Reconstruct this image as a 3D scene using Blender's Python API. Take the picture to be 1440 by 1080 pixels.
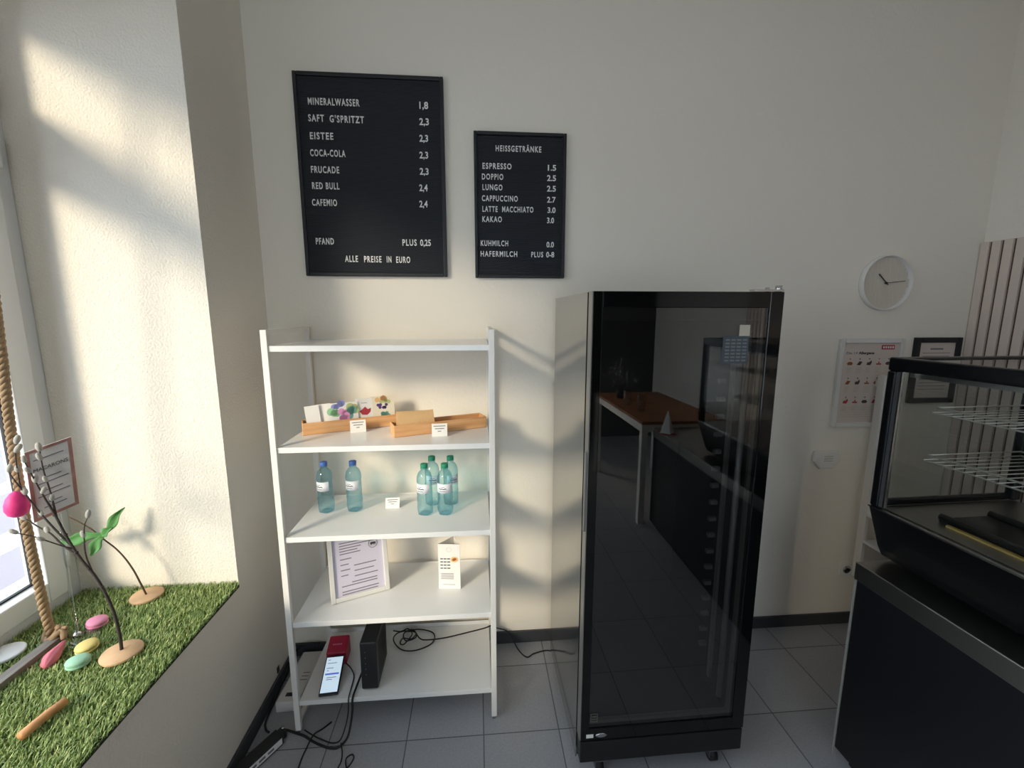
import bpy, bmesh, math, random
import numpy as np
from mathutils import Vector, Matrix

random.seed(7)
rng = np.random.default_rng(7)
scene = bpy.context.scene
C = scene.collection
for o in list(bpy.data.objects):
    bpy.data.objects.remove(o)

# ------------------------------------------------------------------ camera
PITCH, YAW = 9.04, 4.58
cd = bpy.data.cameras.new('camera')
cam = bpy.data.objects.new('camera', cd)
C.objects.link(cam)
cd.sensor_fit = 'HORIZONTAL'
cd.sensor_width = 36.0
cd.lens = 36.0 * 612.8 / 1440.0
cd.clip_start = 0.02
cam.location = (0.9316, -2.0467, 1.70)
cam.rotation_euler = (math.radians(90 - PITCH), 0, math.radians(-YAW))
scene.camera = cam

# ------------------------------------------------------------------ world, sun, exposure
w = bpy.data.worlds.new('sky')
scene.world = w
w.use_nodes = True
nt = w.node_tree
bg = nt.nodes['Background']
bg.inputs['Color'].default_value = (0.77, 0.885, 1.0, 1)
bg.inputs['Strength'].default_value = 3.6

SUN_DIR = Vector((0.85, 1.0, -0.50)).normalized()
sl = bpy.data.lights.new('low_sun', 'SUN')
sl.energy = 3.6
sl.angle = math.radians(14)
sl.color = (1.0, 0.86, 0.64)
so = bpy.data.objects.new('low_sun', sl)
C.objects.link(so)
so.rotation_euler = SUN_DIR.to_track_quat('-Z', 'Y').to_euler()
so.location = (-6, -5, 5)


YR_ = -5.2


def portal(name, loc, sx, sy, rot):
    l = bpy.data.lights.new(name, 'AREA')
    l.shape = 'RECTANGLE'
    l.size, l.size_y = sx, sy
    l.cycles.is_portal = True
    o = bpy.data.objects.new(name, l)
    C.objects.link(o)
    o.location = loc
    o.rotation_euler = rot


# daylight enters through the shop window: a portal in its opening (gives no light of its own)
portal('window_portal', (-0.66, -1.41, 1.73), 2.1, 1.95, (0, math.radians(-90), 0))

portal('added_door_portal', (-0.66, -3.80, 1.45), 2.85, 2.4, (0, math.radians(-90), 0))  # portal for the added glazed door

portal('added_window_portal', (0.80, YR_ - 0.16, 1.65), 1.4, 2.5, (math.radians(90), 0, 0))  # portal for the window added in the rear wall

vs = scene.view_settings
vs.view_transform = 'Standard'
vs.look = 'None'
vs.exposure = 0.15
vs.gamma = 1.0
vs.use_curve_mapping = False
scene.display_settings.display_device = 'sRGB'


# ------------------------------------------------------------------ materials
def rgb(r, g, b):
    f = lambda c: (c / 255 / 12.92) if c / 255 <= 0.04045 else ((c / 255 + 0.055) / 1.055) ** 2.4
    return (f(r), f(g), f(b))


def mat(name, col, rough=0.5, metal=0.0, ior=1.45, noise=None, bump=None, emit=None, coat=0.0):
    """noise = (scale, amount) colour variation; bump = (scale, strength, distance)"""
    m = bpy.data.materials.new(name)
    m.use_nodes = True
    n = m.node_tree.nodes
    lk = m.node_tree.links
    p = n['Principled BSDF']
    p.inputs['Base Color'].default_value = (*col, 1)
    p.inputs['Roughness'].default_value = rough
    p.inputs['Metallic'].default_value = metal
    p.inputs['IOR'].default_value = ior
    p.inputs['Coat Weight'].default_value = coat
    if emit:
        p.inputs['Emission Color'].default_value = (*emit[0], 1)
        p.inputs['Emission Strength'].default_value = emit[1]
    if noise or bump:
        tc = n.new('ShaderNodeTexCoord')
    if noise:
        t = n.new('ShaderNodeTexNoise')
        t.inputs['Scale'].default_value = noise[0]
        t.inputs['Detail'].default_value = 5
        lk.new(tc.outputs['Object'], t.inputs['Vector'])
        r = n.new('ShaderNodeMapRange')
        r.inputs['To Min'].default_value = 1 - noise[1]
        r.inputs['To Max'].default_value = 1 + noise[1]
        lk.new(t.outputs['Fac'], r.inputs['Value'])
        mx = n.new('ShaderNodeMix')
        mx.data_type = 'RGBA'
        mx.blend_type = 'MULTIPLY'
        mx.inputs['Factor'].default_value = 1
        mx.inputs['A'].default_value = (*col, 1)
        lk.new(r.outputs['Result'], mx.inputs['B'])
        lk.new(mx.outputs['Result'], p.inputs['Base Color'])
    if bump:
        t = n.new('ShaderNodeTexNoise')
        t.inputs['Scale'].default_value = bump[0]
        t.inputs['Detail'].default_value = 4
        lk.new(tc.outputs['Object'], t.inputs['Vector'])
        b = n.new('ShaderNodeBump')
        b.inputs['Strength'].default_value = bump[1]
        b.inputs['Distance'].default_value = bump[2]
        lk.new(t.outputs['Fac'], b.inputs['Height'])
        lk.new(b.outputs['Normal'], p.inputs['Normal'])
    return m


def glass(name, tint=(1, 1, 1), ior=1.45, rough=0.0, bump=None, body=0.0, bodycol=(1, 1, 1), edge=None):
    """thin pane: tinted see-through plus a Fresnel mirror"""
    m = bpy.data.materials.new(name)
    m.use_nodes = True
    n = m.node_tree.nodes
    lk = m.node_tree.links
    n.remove(n['Principled BSDF'])
    out = n['Material Output']
    tr = n.new('ShaderNodeBsdfTransparent')
    tr.inputs['Color'].default_value = (*tint, 1)
    if edge:  # a curved thin wall is crossed at a slant near its outline: more plastic, deeper tint
        lw = n.new('ShaderNodeLayerWeight')
        lw.inputs['Blend'].default_value = 0.35
        em = n.new('ShaderNodeMix')
        em.data_type = 'RGBA'
        em.inputs['A'].default_value = (*tint, 1)
        em.inputs['B'].default_value = (*edge, 1)
        lk.new(lw.outputs['Facing'], em.inputs['Factor'])
        lk.new(em.outputs['Result'], tr.inputs['Color'])
    gl = n.new('ShaderNodeBsdfGlossy')
    gl.inputs['Roughness'].default_value = rough
    fr = n.new('ShaderNodeFresnel')
    # the node inverts the index on back faces; feed 1/ior there so that a thin pane reflects alike from both sides
    ge = n.new('ShaderNodeNewGeometry')
    mr = n.new('ShaderNodeMapRange')
    mr.inputs['To Min'].default_value = ior
    mr.inputs['To Max'].default_value = 1 / ior
    lk.new(ge.outputs['Backfacing'], mr.inputs['Value'])
    lk.new(mr.outputs['Result'], fr.inputs['IOR'])
    mx = n.new('ShaderNodeMixShader')
    lk.new(fr.outputs[0], mx.inputs[0])
    src = tr
    if body > 0:
        rf = n.new('ShaderNodeBsdfTranslucent')
        rf.inputs['Color'].default_value = (*bodycol, 1)
        m2 = n.new('ShaderNodeMixShader')
        m2.inputs[0].default_value = body
        lk.new(tr.outputs[0], m2.inputs[1])
        lk.new(rf.outputs[0], m2.inputs[2])
        src = m2
    lk.new(src.outputs[0], mx.inputs[1])
    lk.new(gl.outputs[0], mx.inputs[2])
    if bump:
        tc = n.new('ShaderNodeTexCoord')
        t = n.new('ShaderNodeTexNoise')
        t.inputs['Scale'].default_value = bump[0]
        lk.new(tc.outputs['Object'], t.inputs['Vector'])
        b = n.new('ShaderNodeBump')
        b.inputs['Strength'].default_value = bump[1]
        b.inputs['Distance'].default_value = 0.004
        lk.new(t.outputs['Fac'], b.inputs['Height'])
        lk.new(b.outputs['Normal'], gl.inputs['Normal'])
        lk.new(b.outputs['Normal'], fr.inputs['Normal'])
    lk.new(mx.outputs[0], out.inputs[0])
    return m


def wood(name, c1, c2, scale=6, axis=0, rough=0.5):
    m = bpy.data.materials.new(name)
    m.use_nodes = True
    n = m.node_tree.nodes
    lk = m.node_tree.links
    p = n['Principled BSDF']
    p.inputs['Roughness'].default_value = rough
    tc = n.new('ShaderNodeTexCoord')
    mp = n.new('ShaderNodeMapping')
    s = [14.0, 14.0, 14.0]
    s[axis] = 1.0
    mp.inputs['Scale'].default_value = s
    lk.new(tc.outputs['Object'], mp.inputs['Vector'])
    t = n.new('ShaderNodeTexNoise')
    t.inputs['Scale'].default_value = scale
    t.inputs['Detail'].default_value = 6
    lk.new(mp.outputs[0], t.inputs['Vector'])
    r = n.new('ShaderNodeValToRGB')
    r.color_ramp.elements[0].position = 0.3
    r.color_ramp.elements[0].color = (*c1, 1)
    r.color_ramp.elements[1].position = 0.7
    r.color_ramp.elements[1].color = (*c2, 1)
    lk.new(t.outputs['Fac'], r.inputs[0])
    lk.new(r.outputs[0], p.inputs['Base Color'])
    return m


def floor_material():
    m = bpy.data.materials.new('floor_tiles')
    m.use_nodes = True
    n = m.node_tree.nodes
    lk = m.node_tree.links
    p = n['Principled BSDF']
    p.inputs['Roughness'].default_value = 0.42
    g = n.new('ShaderNodeNewGeometry')
    mp = n.new('ShaderNodeMapping')
    mp.inputs['Location'].default_value = (-0.63 + 0.002 + 0.311 * 40, 0.503 + 0.002 + 0.345 * 40, 0)
    lk.new(g.outputs['Position'], mp.inputs['Vector'])
    b = n.new('ShaderNodeTexBrick')
    b.offset = 0
    b.squash = 1
    b.inputs['Scale'].default_value = 1
    b.inputs['Brick Width'].default_value = 0.311
    b.inputs['Row Height'].default_value = 0.345
    b.inputs['Mortar Size'].default_value = 0.0022
    b.inputs['Mortar Smooth'].default_value = 0.1
    b.inputs['Color1'].default_value = (*rgb(166, 166, 170), 1)
    b.inputs['Color2'].default_value = (*rgb(158, 158, 162), 1)
    b.inputs['Mortar'].default_value = (*rgb(92, 92, 94), 1)
    lk.new(mp.outputs[0], b.inputs['Vector'])
    t = n.new('ShaderNodeTexNoise')
    t.inputs['Scale'].default_value = 120
    t.inputs['Detail'].default_value = 3
    lk.new(g.outputs['Position'], t.inputs['Vector'])
    r = n.new('ShaderNodeMapRange')
    r.inputs['To Min'].default_value = 0.8
    r.inputs['To Max'].default_value = 1.2
    lk.new(t.outputs['Fac'], r.inputs['Value'])
    mx = n.new('ShaderNodeMix')
    mx.data_type = 'RGBA'
    mx.blend_type = 'MULTIPLY'
    mx.inputs['Factor'].default_value = 1
    lk.new(b.outputs['Color'], mx.inputs['A'])
    lk.new(r.outputs['Result'], mx.inputs['B'])
    lk.new(mx.outputs['Result'], p.inputs['Base Color'])
    bu = n.new('ShaderNodeBump')
    bu.inputs['Strength'].default_value = 0.4
    bu.inputs['Distance'].default_value = 0.002
    bu.invert = True
    lk.new(b.outputs['Fac'], bu.inputs['Height'])
    lk.new(bu.outputs['Normal'], p.inputs['Normal'])
    return m


def grass_material():
    m = bpy.data.materials.new('artificial_grass')
    m.use_nodes = True
    n = m.node_tree.nodes
    lk = m.node_tree.links
    p = n['Principled BSDF']
    p.inputs['Roughness'].default_value = 0.5
    g = n.new('ShaderNodeNewGeometry')
    r = n.new('ShaderNodeValToRGB')
    e = r.color_ramp.elements
    e[0].position = 0.0
    e[0].color = (*rgb(108, 132, 68), 1)
    e[1].position = 1.0
    e[1].color = (*rgb(218, 220, 152), 1)
    x = e.new(0.55)
    x.color = (*rgb(146, 170, 98), 1)
    x = e.new(0.85)
    x.color = (*rgb(182, 198, 126), 1)
    lk.new(g.outputs['Random Per Island'], r.inputs[0])
    lk.new(r.outputs[0], p.inputs['Base Color'])
    return m


WALL = rgb(239, 231, 218)
M = dict(
    wall=mat('white_plaster', WALL, 0.85, bump=(55, 0.18, 0.01)),
    wall_rough=mat('stippled_white_plaster', WALL, 0.85, bump=(130, 0.4, 0.01)),
    rear=mat('rear_wall_dimmed', rgb(72, 70, 68), 0.85),  # dark tone put in so the fridge door mirrors a dim room
    ceiling=mat('ceiling_paint', rgb(238, 236, 231), 0.9),
    floor=floor_material(),
    base=mat('dark_skirting', rgb(62, 63, 66), 0.45, noise=(30, 0.1)),
    pvc=mat('white_window_plastic', rgb(226, 228, 230), 0.3),
    rubber=mat('black_rubber', rgb(28, 28, 30), 0.6),
    pane=glass('window_glass', (0.97, 0.98, 0.98)),
    steel_w=mat('white_powder_coat', rgb(236, 232, 226), 0.35),
    shelf_w=mat('white_gloss_shelf', rgb(234, 233, 231), 0.18),
    zinc=mat('zinc_screw', rgb(150, 150, 150), 0.35, 1.0),
    bamboo=wood('bamboo', rgb(208, 150, 98), rgb(230, 180, 128), 5, 0),
    bamboo_in=wood('bamboo_inside', rgb(200, 144, 94), rgb(222, 172, 120), 5, 0),
    paper=mat('white_card', rgb(238, 234, 228), 0.7),
    cream=mat('cream_card', rgb(235, 224, 202), 0.7),
    kraft=mat('kraft_paper', rgb(224, 184, 132), 0.75, noise=(60, 0.08)),
    ink=mat('grey_ink', rgb(120, 116, 122), 0.7),
    ink_dark=mat('dark_ink', rgb(70, 66, 66), 0.7),
    c_blue=mat('print_blue', rgb(148, 152, 206), 0.7),
    c_green=mat('print_green', rgb(150, 200, 156), 0.7),
    c_olive=mat('print_olive', rgb(184, 192, 132), 0.7),
    c_pink=mat('print_pink', rgb(222, 154, 196), 0.7),
    c_red=mat('print_red', rgb(176, 58, 68), 0.7),
    c_orange=mat('print_orange', rgb(232, 184, 124), 0.7),
    c_teal=mat('print_teal', rgb(112, 164, 152), 0.7),
    c_purple=mat('print_purple', rgb(90, 66, 120), 0.7),
    c_brown=mat('print_brown', rgb(150, 86, 44), 0.7),
    pet_blue=glass('blue_bottle_plastic', (0.76, 0.92, 0.96), 1.45, 0.04, bump=(60, 0.35), edge=(0.34, 0.62, 0.72), body=0.13, bodycol=(0.76, 0.92, 0.96)),
    pet_clear=glass('teal_bottle_plastic', (0.78, 0.94, 0.96), 1.45, 0.04, bump=(60, 0.35), edge=(0.34, 0.62, 0.72), body=0.13, bodycol=(0.78, 0.94, 0.96)),
    cap_blue=mat('blue_cap', rgb(74, 112, 186), 0.4),
    cap_green=mat('green_cap', rgb(42, 140, 108), 0.4),
    label_w=mat('bottle_label', rgb(232, 234, 240), 0.5),
    black_plastic=mat('black_plastic', rgb(34, 35, 38), 0.4, noise=(200, 0.08)),
    black_cable=mat('black_cable', rgb(26, 26, 28), 0.5),
    red_plastic=mat('red_plastic', rgb(178, 34, 66), 0.45),
    screen=mat('lit_phone_screen', rgb(200, 215, 230), 0.2, emit=(rgb(205, 228, 245), 0.62)),
    ui_blue=mat('screen_blue', rgb(60, 80, 190), 0.3, emit=(rgb(110, 130, 215), 0.5)),
    ui_grey=mat('screen_grey', rgb(110, 120, 130), 0.3, emit=(rgb(140, 150, 165), 0.4)),
    box_white=mat('white_plastic_case', rgb(214, 210, 206), 0.5),
    board_frame=mat('black_board_frame', rgb(30, 31, 35), 0.45),
    letters=mat('white_letters', rgb(235, 233, 230), 0.4),
    fr_side=mat('gloss_dark_panel', rgb(150, 150, 148), 0.10, 0.9),
    fr_door=mat('gloss_black_glass_border', rgb(7, 7, 8), 0.06, ior=1.45),
    fr_black=mat('black_sheet_metal', rgb(22, 22, 24), 0.4, noise=(150, 0.1)),
    fr_in=mat('black_liner', rgb(14, 14, 15), 0.5),
    fr_glass=glass('tinted_fridge_glass', (0.70, 0.70, 0.70), 1.8),
    fr_edge=mat('grey_door_edge', rgb(150, 146, 140), 0.35, 0.6),
    strip=mat('grey_light_profile', rgb(150, 148, 144), 0.35, 0.3),
    strip_dark=mat('grey_spacer', rgb(120, 116, 108), 0.4, 0.4),
    tab=mat('grey_shelf_tab', rgb(120, 120, 120), 0.5),
    chrome=mat('chrome', rgb(200, 200, 200), 0.15, 1.0),
    sheet=mat('blue_grey_notice_film', rgb(72, 82, 90), 0.5),
    sticker=mat('pale_sticker', rgb(196, 188, 172), 0.6),
    steel=mat('brushed_steel', rgb(168, 164, 158), 0.32, 1.0, bump=(220, 0.05, 0.002)),
    cn_black=mat('counter_black_panel', rgb(22, 22, 25), 0.35, noise=(90, 0.1)),
    cn_edge=mat('pale_panel_edge', rgb(140, 138, 132), 0.5),
    cs_black=mat('display_case_black', rgb(16, 16, 18), 0.25),
    cs_grey=mat('display_case_gasket', rgb(70, 70, 72), 0.45),
    cs_glass=glass('display_case_glass', (0.94, 0.96, 0.96), 1.5),
    alu=mat('bright_aluminium', rgb(205, 203, 198), 0.25, 1.0),
    wire=mat('chrome_wire', rgb(236, 232, 222), 0.35, 0.85),
    tray_dark=mat('dark_tray', rgb(30, 29, 28), 0.3),
    brass=mat('ochre_strip', rgb(176, 146, 82), 0.45),
    clock_rim=mat('white_clock_rim', rgb(232, 228, 222), 0.4),
    clock_face=mat('cream_clock_face', rgb(216, 206, 192), 0.7),
    hand=mat('dark_clock_hand', rgb(52, 46, 42), 0.5),
    fr_white=mat('white_picture_frame', rgb(224, 221, 216), 0.4),
    poster=mat('poster_paper', rgb(214, 200, 190), 0.35),
    lilac=mat('document_paper', rgb(214, 208, 224), 0.4),
    blk_frame=mat('black_picture_frame', rgb(30, 31, 36), 0.4),
    slat=mat('pale_rose_slat', rgb(222, 205, 193), 0.6, noise=(8, 0.05)),
    slat_gap=mat('brown_felt', rgb(96, 74, 66), 0.9),
    grass=grass_material(),
    mat_back=mat('grass_mat_backing', rgb(46, 60, 34), 0.9),
    disc=mat('pale_wood_disc', rgb(212, 174, 136), 0.6, noise=(40, 0.12)),
    bark=mat('dark_bark', rgb(62, 54, 50), 0.8, noise=(80, 0.25)),
    twig=mat('brown_twig', rgb(96, 74, 58), 0.8, noise=(60, 0.2)),
    catkin=mat('silver_catkin', rgb(176, 172, 164), 0.95, noise=(300, 0.15)),
    leaf=mat('green_fabric_leaf', rgb(84, 138, 74), 0.7, noise=(50, 0.25)),
    pink=mat('bright_pink', rgb(244, 62, 140), 0.5, noise=(70, 0.12)),
    mac_pink=mat('macaron_pink', rgb(226, 146, 178), 0.6),
    mac_yellow=mat('macaron_yellow', rgb(220, 200, 126), 0.6),
    mac_green=mat('macaron_mint', rgb(158, 204, 176), 0.6),
    mac_fill=mat('macaron_filling', rgb(222, 200, 190), 0.7),
    rose=mat('rose_ornament', rgb(206, 112, 128), 0.7, noise=(60, 0.15)),
    rope=mat('hemp_rope', rgb(160, 134, 104), 0.9, noise=(160, 0.2)),
    plank=wood('grey_weathered_wood', rgb(104, 96, 90), rgb(134, 126, 118), 5, 1),
    acryl=glass('clear_acrylic', (0.93, 0.95, 0.95), 1.5),
    plate=mat('white_disc', rgb(236, 236, 238), 0.3),
    sign=mat('sign_card', rgb(214, 208, 206), 0.6),
    sign_b=mat('sign_border_rose', rgb(168, 122, 112), 0.6, noise=(35, 0.45)),
    log=wood('orange_wood', rgb(196, 130, 82), rgb(226, 170, 116), 8, 1),
    table_w=wood('brown_table_top', rgb(120, 76, 46), rgb(150, 98, 62), 4, 1),
    table_leg=mat('white_table_leg', rgb(226, 222, 214), 0.4),
    tumbler=glass('clear_tumbler', (0.9, 0.88, 0.86), 1.5),
    cn_copper=mat('copper_print', rgb(190, 140, 110), 0.4),
    glitter=mat('silver_glitter', rgb(220, 225, 235), 0.2, 0.8),
    pave=mat('pavement', rgb(150, 148, 152), 0.9, noise=(40, 0.15)),
    curb=mat('pale_kerb', rgb(206, 204, 206), 0.9, noise=(20, 0.1)),
    road=mat('asphalt', rgb(134, 128, 136), 0.9, noise=(60, 0.2)),
)


# ------------------------------------------------------------------ mesh builder
class MB:
    def __init__(self):
        self.v = []
        self.f = []
        self.s = []
        self.m = []
        self.mi = 0

    def add(self, vs_, fs, smooth=False):
        o = len(self.v)
        self.v += [tuple(x) for x in vs_]
        self.f += [tuple(i + o for i in q) for q in fs]
        self.s += [smooth] * len(fs)
        self.m += [self.mi] * len(fs)
        return self

    def box(self, x0, x1, y0, y1, z0, z1, M4=None):
        p = [(x0, y0, z0), (x1, y0, z0), (x1, y1, z0), (x0, y1, z0), (x0, y0, z1), (x1, y0, z1), (x1, y1, z1), (x0, y1, z1)]
        if M4 is not None:
            p = [tuple(M4 @ Vector(q)) for q in p]
        return self.add(p, [(0, 3, 2, 1), (4, 5, 6, 7), (0, 1, 5, 4), (1, 2, 6, 5), (2, 3, 7, 6), (3, 0, 4, 7)])

    def prism(self, poly, axis, a0, a1, M4=None):
        """poly in the two other axes; extruded along axis"""
        n = len(poly)

        def mk(p, a):
            if axis == 'x':
                return (a, p[0], p[1])
            if axis == 'y':
                return (p[0], a, p[1])
            return (p[0], p[1], a)
        vs_ = [mk(p, a0) for p in poly] + [mk(p, a1) for p in poly]
        if M4 is not None:
            vs_ = [tuple(M4 @ Vector(q)) for q in vs_]
        fs = [tuple(range(n))[::-1], tuple(range(n, 2 * n))]
        fs += [(i, (i + 1) % n, n + (i + 1) % n, n + i) for i in range(n)]
        return self.add(vs_, fs)

    def tube(self, pts, r, n=8, cap=True):
        pts = [Vector(p) for p in pts]
        rs = r if isinstance(r, (list, tuple)) else [r] * len(pts)
        rings = []
        up = Vector((0, 0, 1))
        prev = None
        for i, p in enumerate(pts):
            t = (pts[min(i + 1, len(pts) - 1)] - pts[max(i - 1, 0)]).normalized()
            if prev is None:
                a = up if abs(t.z) < 0.9 else Vector((1, 0, 0))
                u = t.cross(a).normalized()
            else:
                u = (prev - t * prev.dot(t)).normalized()
            prev = u
            q = t.cross(u)
            rings.append([p + (u * math.cos(2 * math.pi * k / n) + q * math.sin(2 * math.pi * k / n)) * rs[i] for k in range(n)])
        vs_ = [x for ri in rings for x in ri]
        fs = []
        for i in range(len(pts) - 1):
            for k in range(n):
                fs.append((i * n + k, i * n + (k + 1) % n, (i + 1) * n + (k + 1) % n, (i + 1) * n + k))
        if cap:
            fs.append(tuple(range(n))[::-1])
            fs.append(tuple((len(pts) - 1) * n + k for k in range(n)))
        return self.add(vs_, fs, True)

    def lathe(self, prof, n=24, c=(0, 0, 0), smooth=True, M4=None, rmod=None):
        vs_ = []
        for j, (r, z) in enumerate(prof):
            for k in range(n):
                a = 2 * math.pi * k / n
                rr = r * (rmod(j, a) if rmod else 1)
                vs_.append((c[0] + rr * math.cos(a), c[1] + rr * math.sin(a), c[2] + z))
        if M4 is not None:
            vs_ = [tuple(M4 @ Vector(q)) for q in vs_]
        fs = []
        for j in range(len(prof) - 1):
            for k in range(n):
                fs.append((j * n + k, j * n + (k + 1) % n, (j + 1) * n + (k + 1) % n, (j + 1) * n + k))
        fs.append(tuple(range(n))[::-1])
        fs.append(tuple((len(prof) - 1) * n + k for k in range(n)))
        return self.add(vs_, fs, smooth)

    def ball(self, c, rx, ry, rz, n=12, M4=None):
        vs_, fs = [], []
        h = n // 2
        for j in range(1, h):
            ph = math.pi * j / h
            for k in range(n):
                a = 2 * math.pi * k / n
                vs_.append(Vector((rx * math.sin(ph) * math.cos(a), ry * math.sin(ph) * math.sin(a), rz * math.cos(ph))))
        for j in range(h - 2):
            for k in range(n):
                fs.append((j * n + k, (j + 1) * n + k, (j + 1) * n + (k + 1) % n, j * n + (k + 1) % n))
        vs_ += [Vector((0, 0, rz)), Vector((0, 0, -rz))]
        t = len(vs_) - 2
        for k in range(n):
            fs.append((t, k, (k + 1) % n))
            fs.append((t + 1, (h - 2) * n + (k + 1) % n, (h - 2) * n + k))
        if M4 is not None:
            vs_ = [M4 @ q for q in vs_]
        c = Vector(c)
        return self.add([tuple(q + c) for q in vs_], fs, True)

    def build(self, name, m, parent=None, bevel=0.0, loc=(0, 0, 0), rot=(0, 0, 0), seg=2):
        me = bpy.data.meshes.new(name)
        me.from_pydata(self.v, [], self.f)
        me.polygons.foreach_set('use_smooth', self.s)
        ms = m if isinstance(m, (list, tuple)) else [m]
        for x in ms:
            me.materials.append(M[x] if isinstance(x, str) else x)
        me.polygons.foreach_set('material_index', self.m)
        bm = bmesh.new()
        bm.from_mesh(me)
        bmesh.ops.recalc_face_normals(bm, faces=bm.faces)
        bm.to_mesh(me)
        bm.free()
        o = bpy.data.objects.new(name, me)
        C.objects.link(o)
        o.location = loc
        o.rotation_euler = rot
        if parent:
            o.parent = parent
        if bevel > 0:
            b = o.modifiers.new('bevel', 'BEVEL')
            b.width = bevel
            b.segments = seg
            b.limit_method = 'ANGLE'
            b.angle_limit = math.radians(50)
        return o


def box(*a):
    return MB().box(*a)


def tag(o, label, cat, group=None):
    o['label'] = label
    o['category'] = cat
    if group:
        o['group'] = group
    return o


def thing(name, label, cat, loc=(0, 0, 0), rz=0.0, group=None):
    o = bpy.data.objects.new(name, None)
    o.empty_display_size = 0.05
    C.objects.link(o)
    o.location = loc
    o.rotation_euler = (0, 0, rz)
    return tag(o, label, cat, group)


def struct(o):
    o['kind'] = 'structure'
    return o


def copy_thing(root):
    r = root.copy()
    C.objects.link(r)
    for ch in list(root.children):
        c = ch.copy()
        C.objects.link(c)
        c.parent = r
        for g in list(ch.children):
            d = g.copy()
            C.objects.link(d)
            d.parent = c
    return r


def text_mesh(body, size, extrude=0.0, offset=0.0, spacing=1.0):
    cu = bpy.data.curves.new('lettering', 'FONT')
    cu.body = body
    cu.size = size
    cu.extrude = extrude
    cu.offset = offset
    cu.space_character = spacing
    cu.resolution_u = 3
    o = bpy.data.objects.new('lettering', cu)
    C.objects.link(o)
    bpy.context.view_layer.update()
    dg = bpy.context.evaluated_depsgraph_get()
    me = bpy.data.meshes.new_from_object(o.evaluated_get(dg))
    bpy.data.objects.remove(o)
    bpy.data.curves.remove(cu)
    return me


def text(name, body, m, parent, x0, x1, cap, loc, rot, extrude=0.0008, offset=0.0, spacing=1.0):
    """text whose width is x1-x0 and cap height is cap; baseline left at loc in the parent's frame"""
    me = text_mesh(body, cap / 0.72, extrude, offset, spacing)
    xs = [v.co.x for v in me.vertices]
    a, b = min(xs), max(xs)
    k = (x1 - x0) / (b - a)
    for v in me.vertices:
        v.co.x = (v.co.x - a) * k
    me.materials.clear()
    me.materials.append(M[m])
    o = bpy.data.objects.new(name, me)
    C.objects.link(o)
    o.parent = parent
    o.location = loc
    o.rotation_euler = rot
    return o


def smooth_path(pts, n=6):
    """Catmull-Rom through the points"""
    P = [Vector(p) for p in pts]
    P = [P[0] * 2 - P[1]] + P + [P[-1] * 2 - P[-2]]
    out = []
    for i in range(1, len(P) - 2):
        for k in range(n):
            t = k / n
            a, b, c, d = P[i - 1], P[i], P[i + 1], P[i + 2]
            out.append(0.5 * ((2 * b) + (c - a) * t + (2 * a - 5 * b + 4 * c - d) * t * t + (3 * b - a - 3 * c + d) * t ** 3))
    out.append(P[-2])
    return out


R90 = (math.radians(90), 0, 0)      # text standing upright, facing -y

# ================================================================== SETTING
RX = 3.44          # right wall
YR = -5.2          # rear wall
H = 3.25           # ceiling
NY0, NY1 = -0.423, -2.40   # window niche
NT = 2.80          # niche top
SILL = 0.66

struct(box(-0.65, RX + 0.2, YR - 0.2, 0.2, -0.12, 0.0).build('floor', 'floor'))
struct(box(-0.65, RX + 0.2, YR - 0.2, 0.2, H, H + 0.15).build('ceiling', 'ceiling'))
struct(box(-0.65, RX + 0.2, 0.0, 0.2, 0.0, H).build('wall_back', 'wall'))
struct(box(RX, RX + 0.2, YR, 0.0, 0.0, H).build('wall_right', 'wall'))
wr = MB()
wr.box(-0.65, 0.10, YR - 0.2, YR, 0.0, H)
wr.box(1.50, RX + 0.2, YR - 0.2, YR, 0.0, H)
wr.box(0.10, 1.50, YR - 0.2, YR, 0.0, 0.4)
wr.box(0.10, 1.50, YR - 0.2, YR, 2.9, H)
struct(wr.build('wall_rear', 'rear'))
for q in ((NY1, NY0, 0.0, SILL), (NY1, NY0, NT, H), (NY0, 0.0, 0.0, H), (-2.60, NY1, 0.0, H), (-5.00, -2.60, 2.90, H), (YR, -5.00, 0.0, H)):
    struct(box(-0.65, 0, *q).build('wall_left', 'wall_rough'))

struct(box(0.0, RX, -0.012, 0.0, 0.0, 0.0655).build('baseboard_back', 'base', bevel=0.002))
struct(MB().box(0.0, 0.012, -2.60, -0.012, 0.0, 0.0655).box(0.0, 0.012, YR, -5.00, 0.0, 0.0655).build('baseboard_left', 'base', bevel=0.002))
struct(box(RX - 0.012, RX, YR, -0.012, 0.0, 0.0655).build('baseboard_right', 'base', bevel=0.002))

# window: outer frame, two lower casements, transom, two upper lights
win = bpy.data.objects.new('window_1', None)
C.objects.link(win)
struct(win)
win.location = (0, 0, 0)
GX0, GX1 = -0.635, -0.565
fm = MB()
fm.box(GX0, GX1, NY0 - 0.05, NY0, SILL, NT)
fm.box(GX0, GX1, NY1, NY1 + 0.05, SILL, NT)
fm.box(GX0, GX1, NY1 + 0.05, NY0 - 0.05, SILL, SILL + 0.05)
fm.box(GX0, GX1, NY1 + 0.05, NY0 - 0.05, NT - 0.10, NT)
fm.box(GX0, GX1, NY1 + 0.05, NY0 - 0.05, 2.27, 2.33)
fm.build('window_frame', 'pvc', win, bevel=0.004)
ym = (NY0 + NY1) / 2


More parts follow.
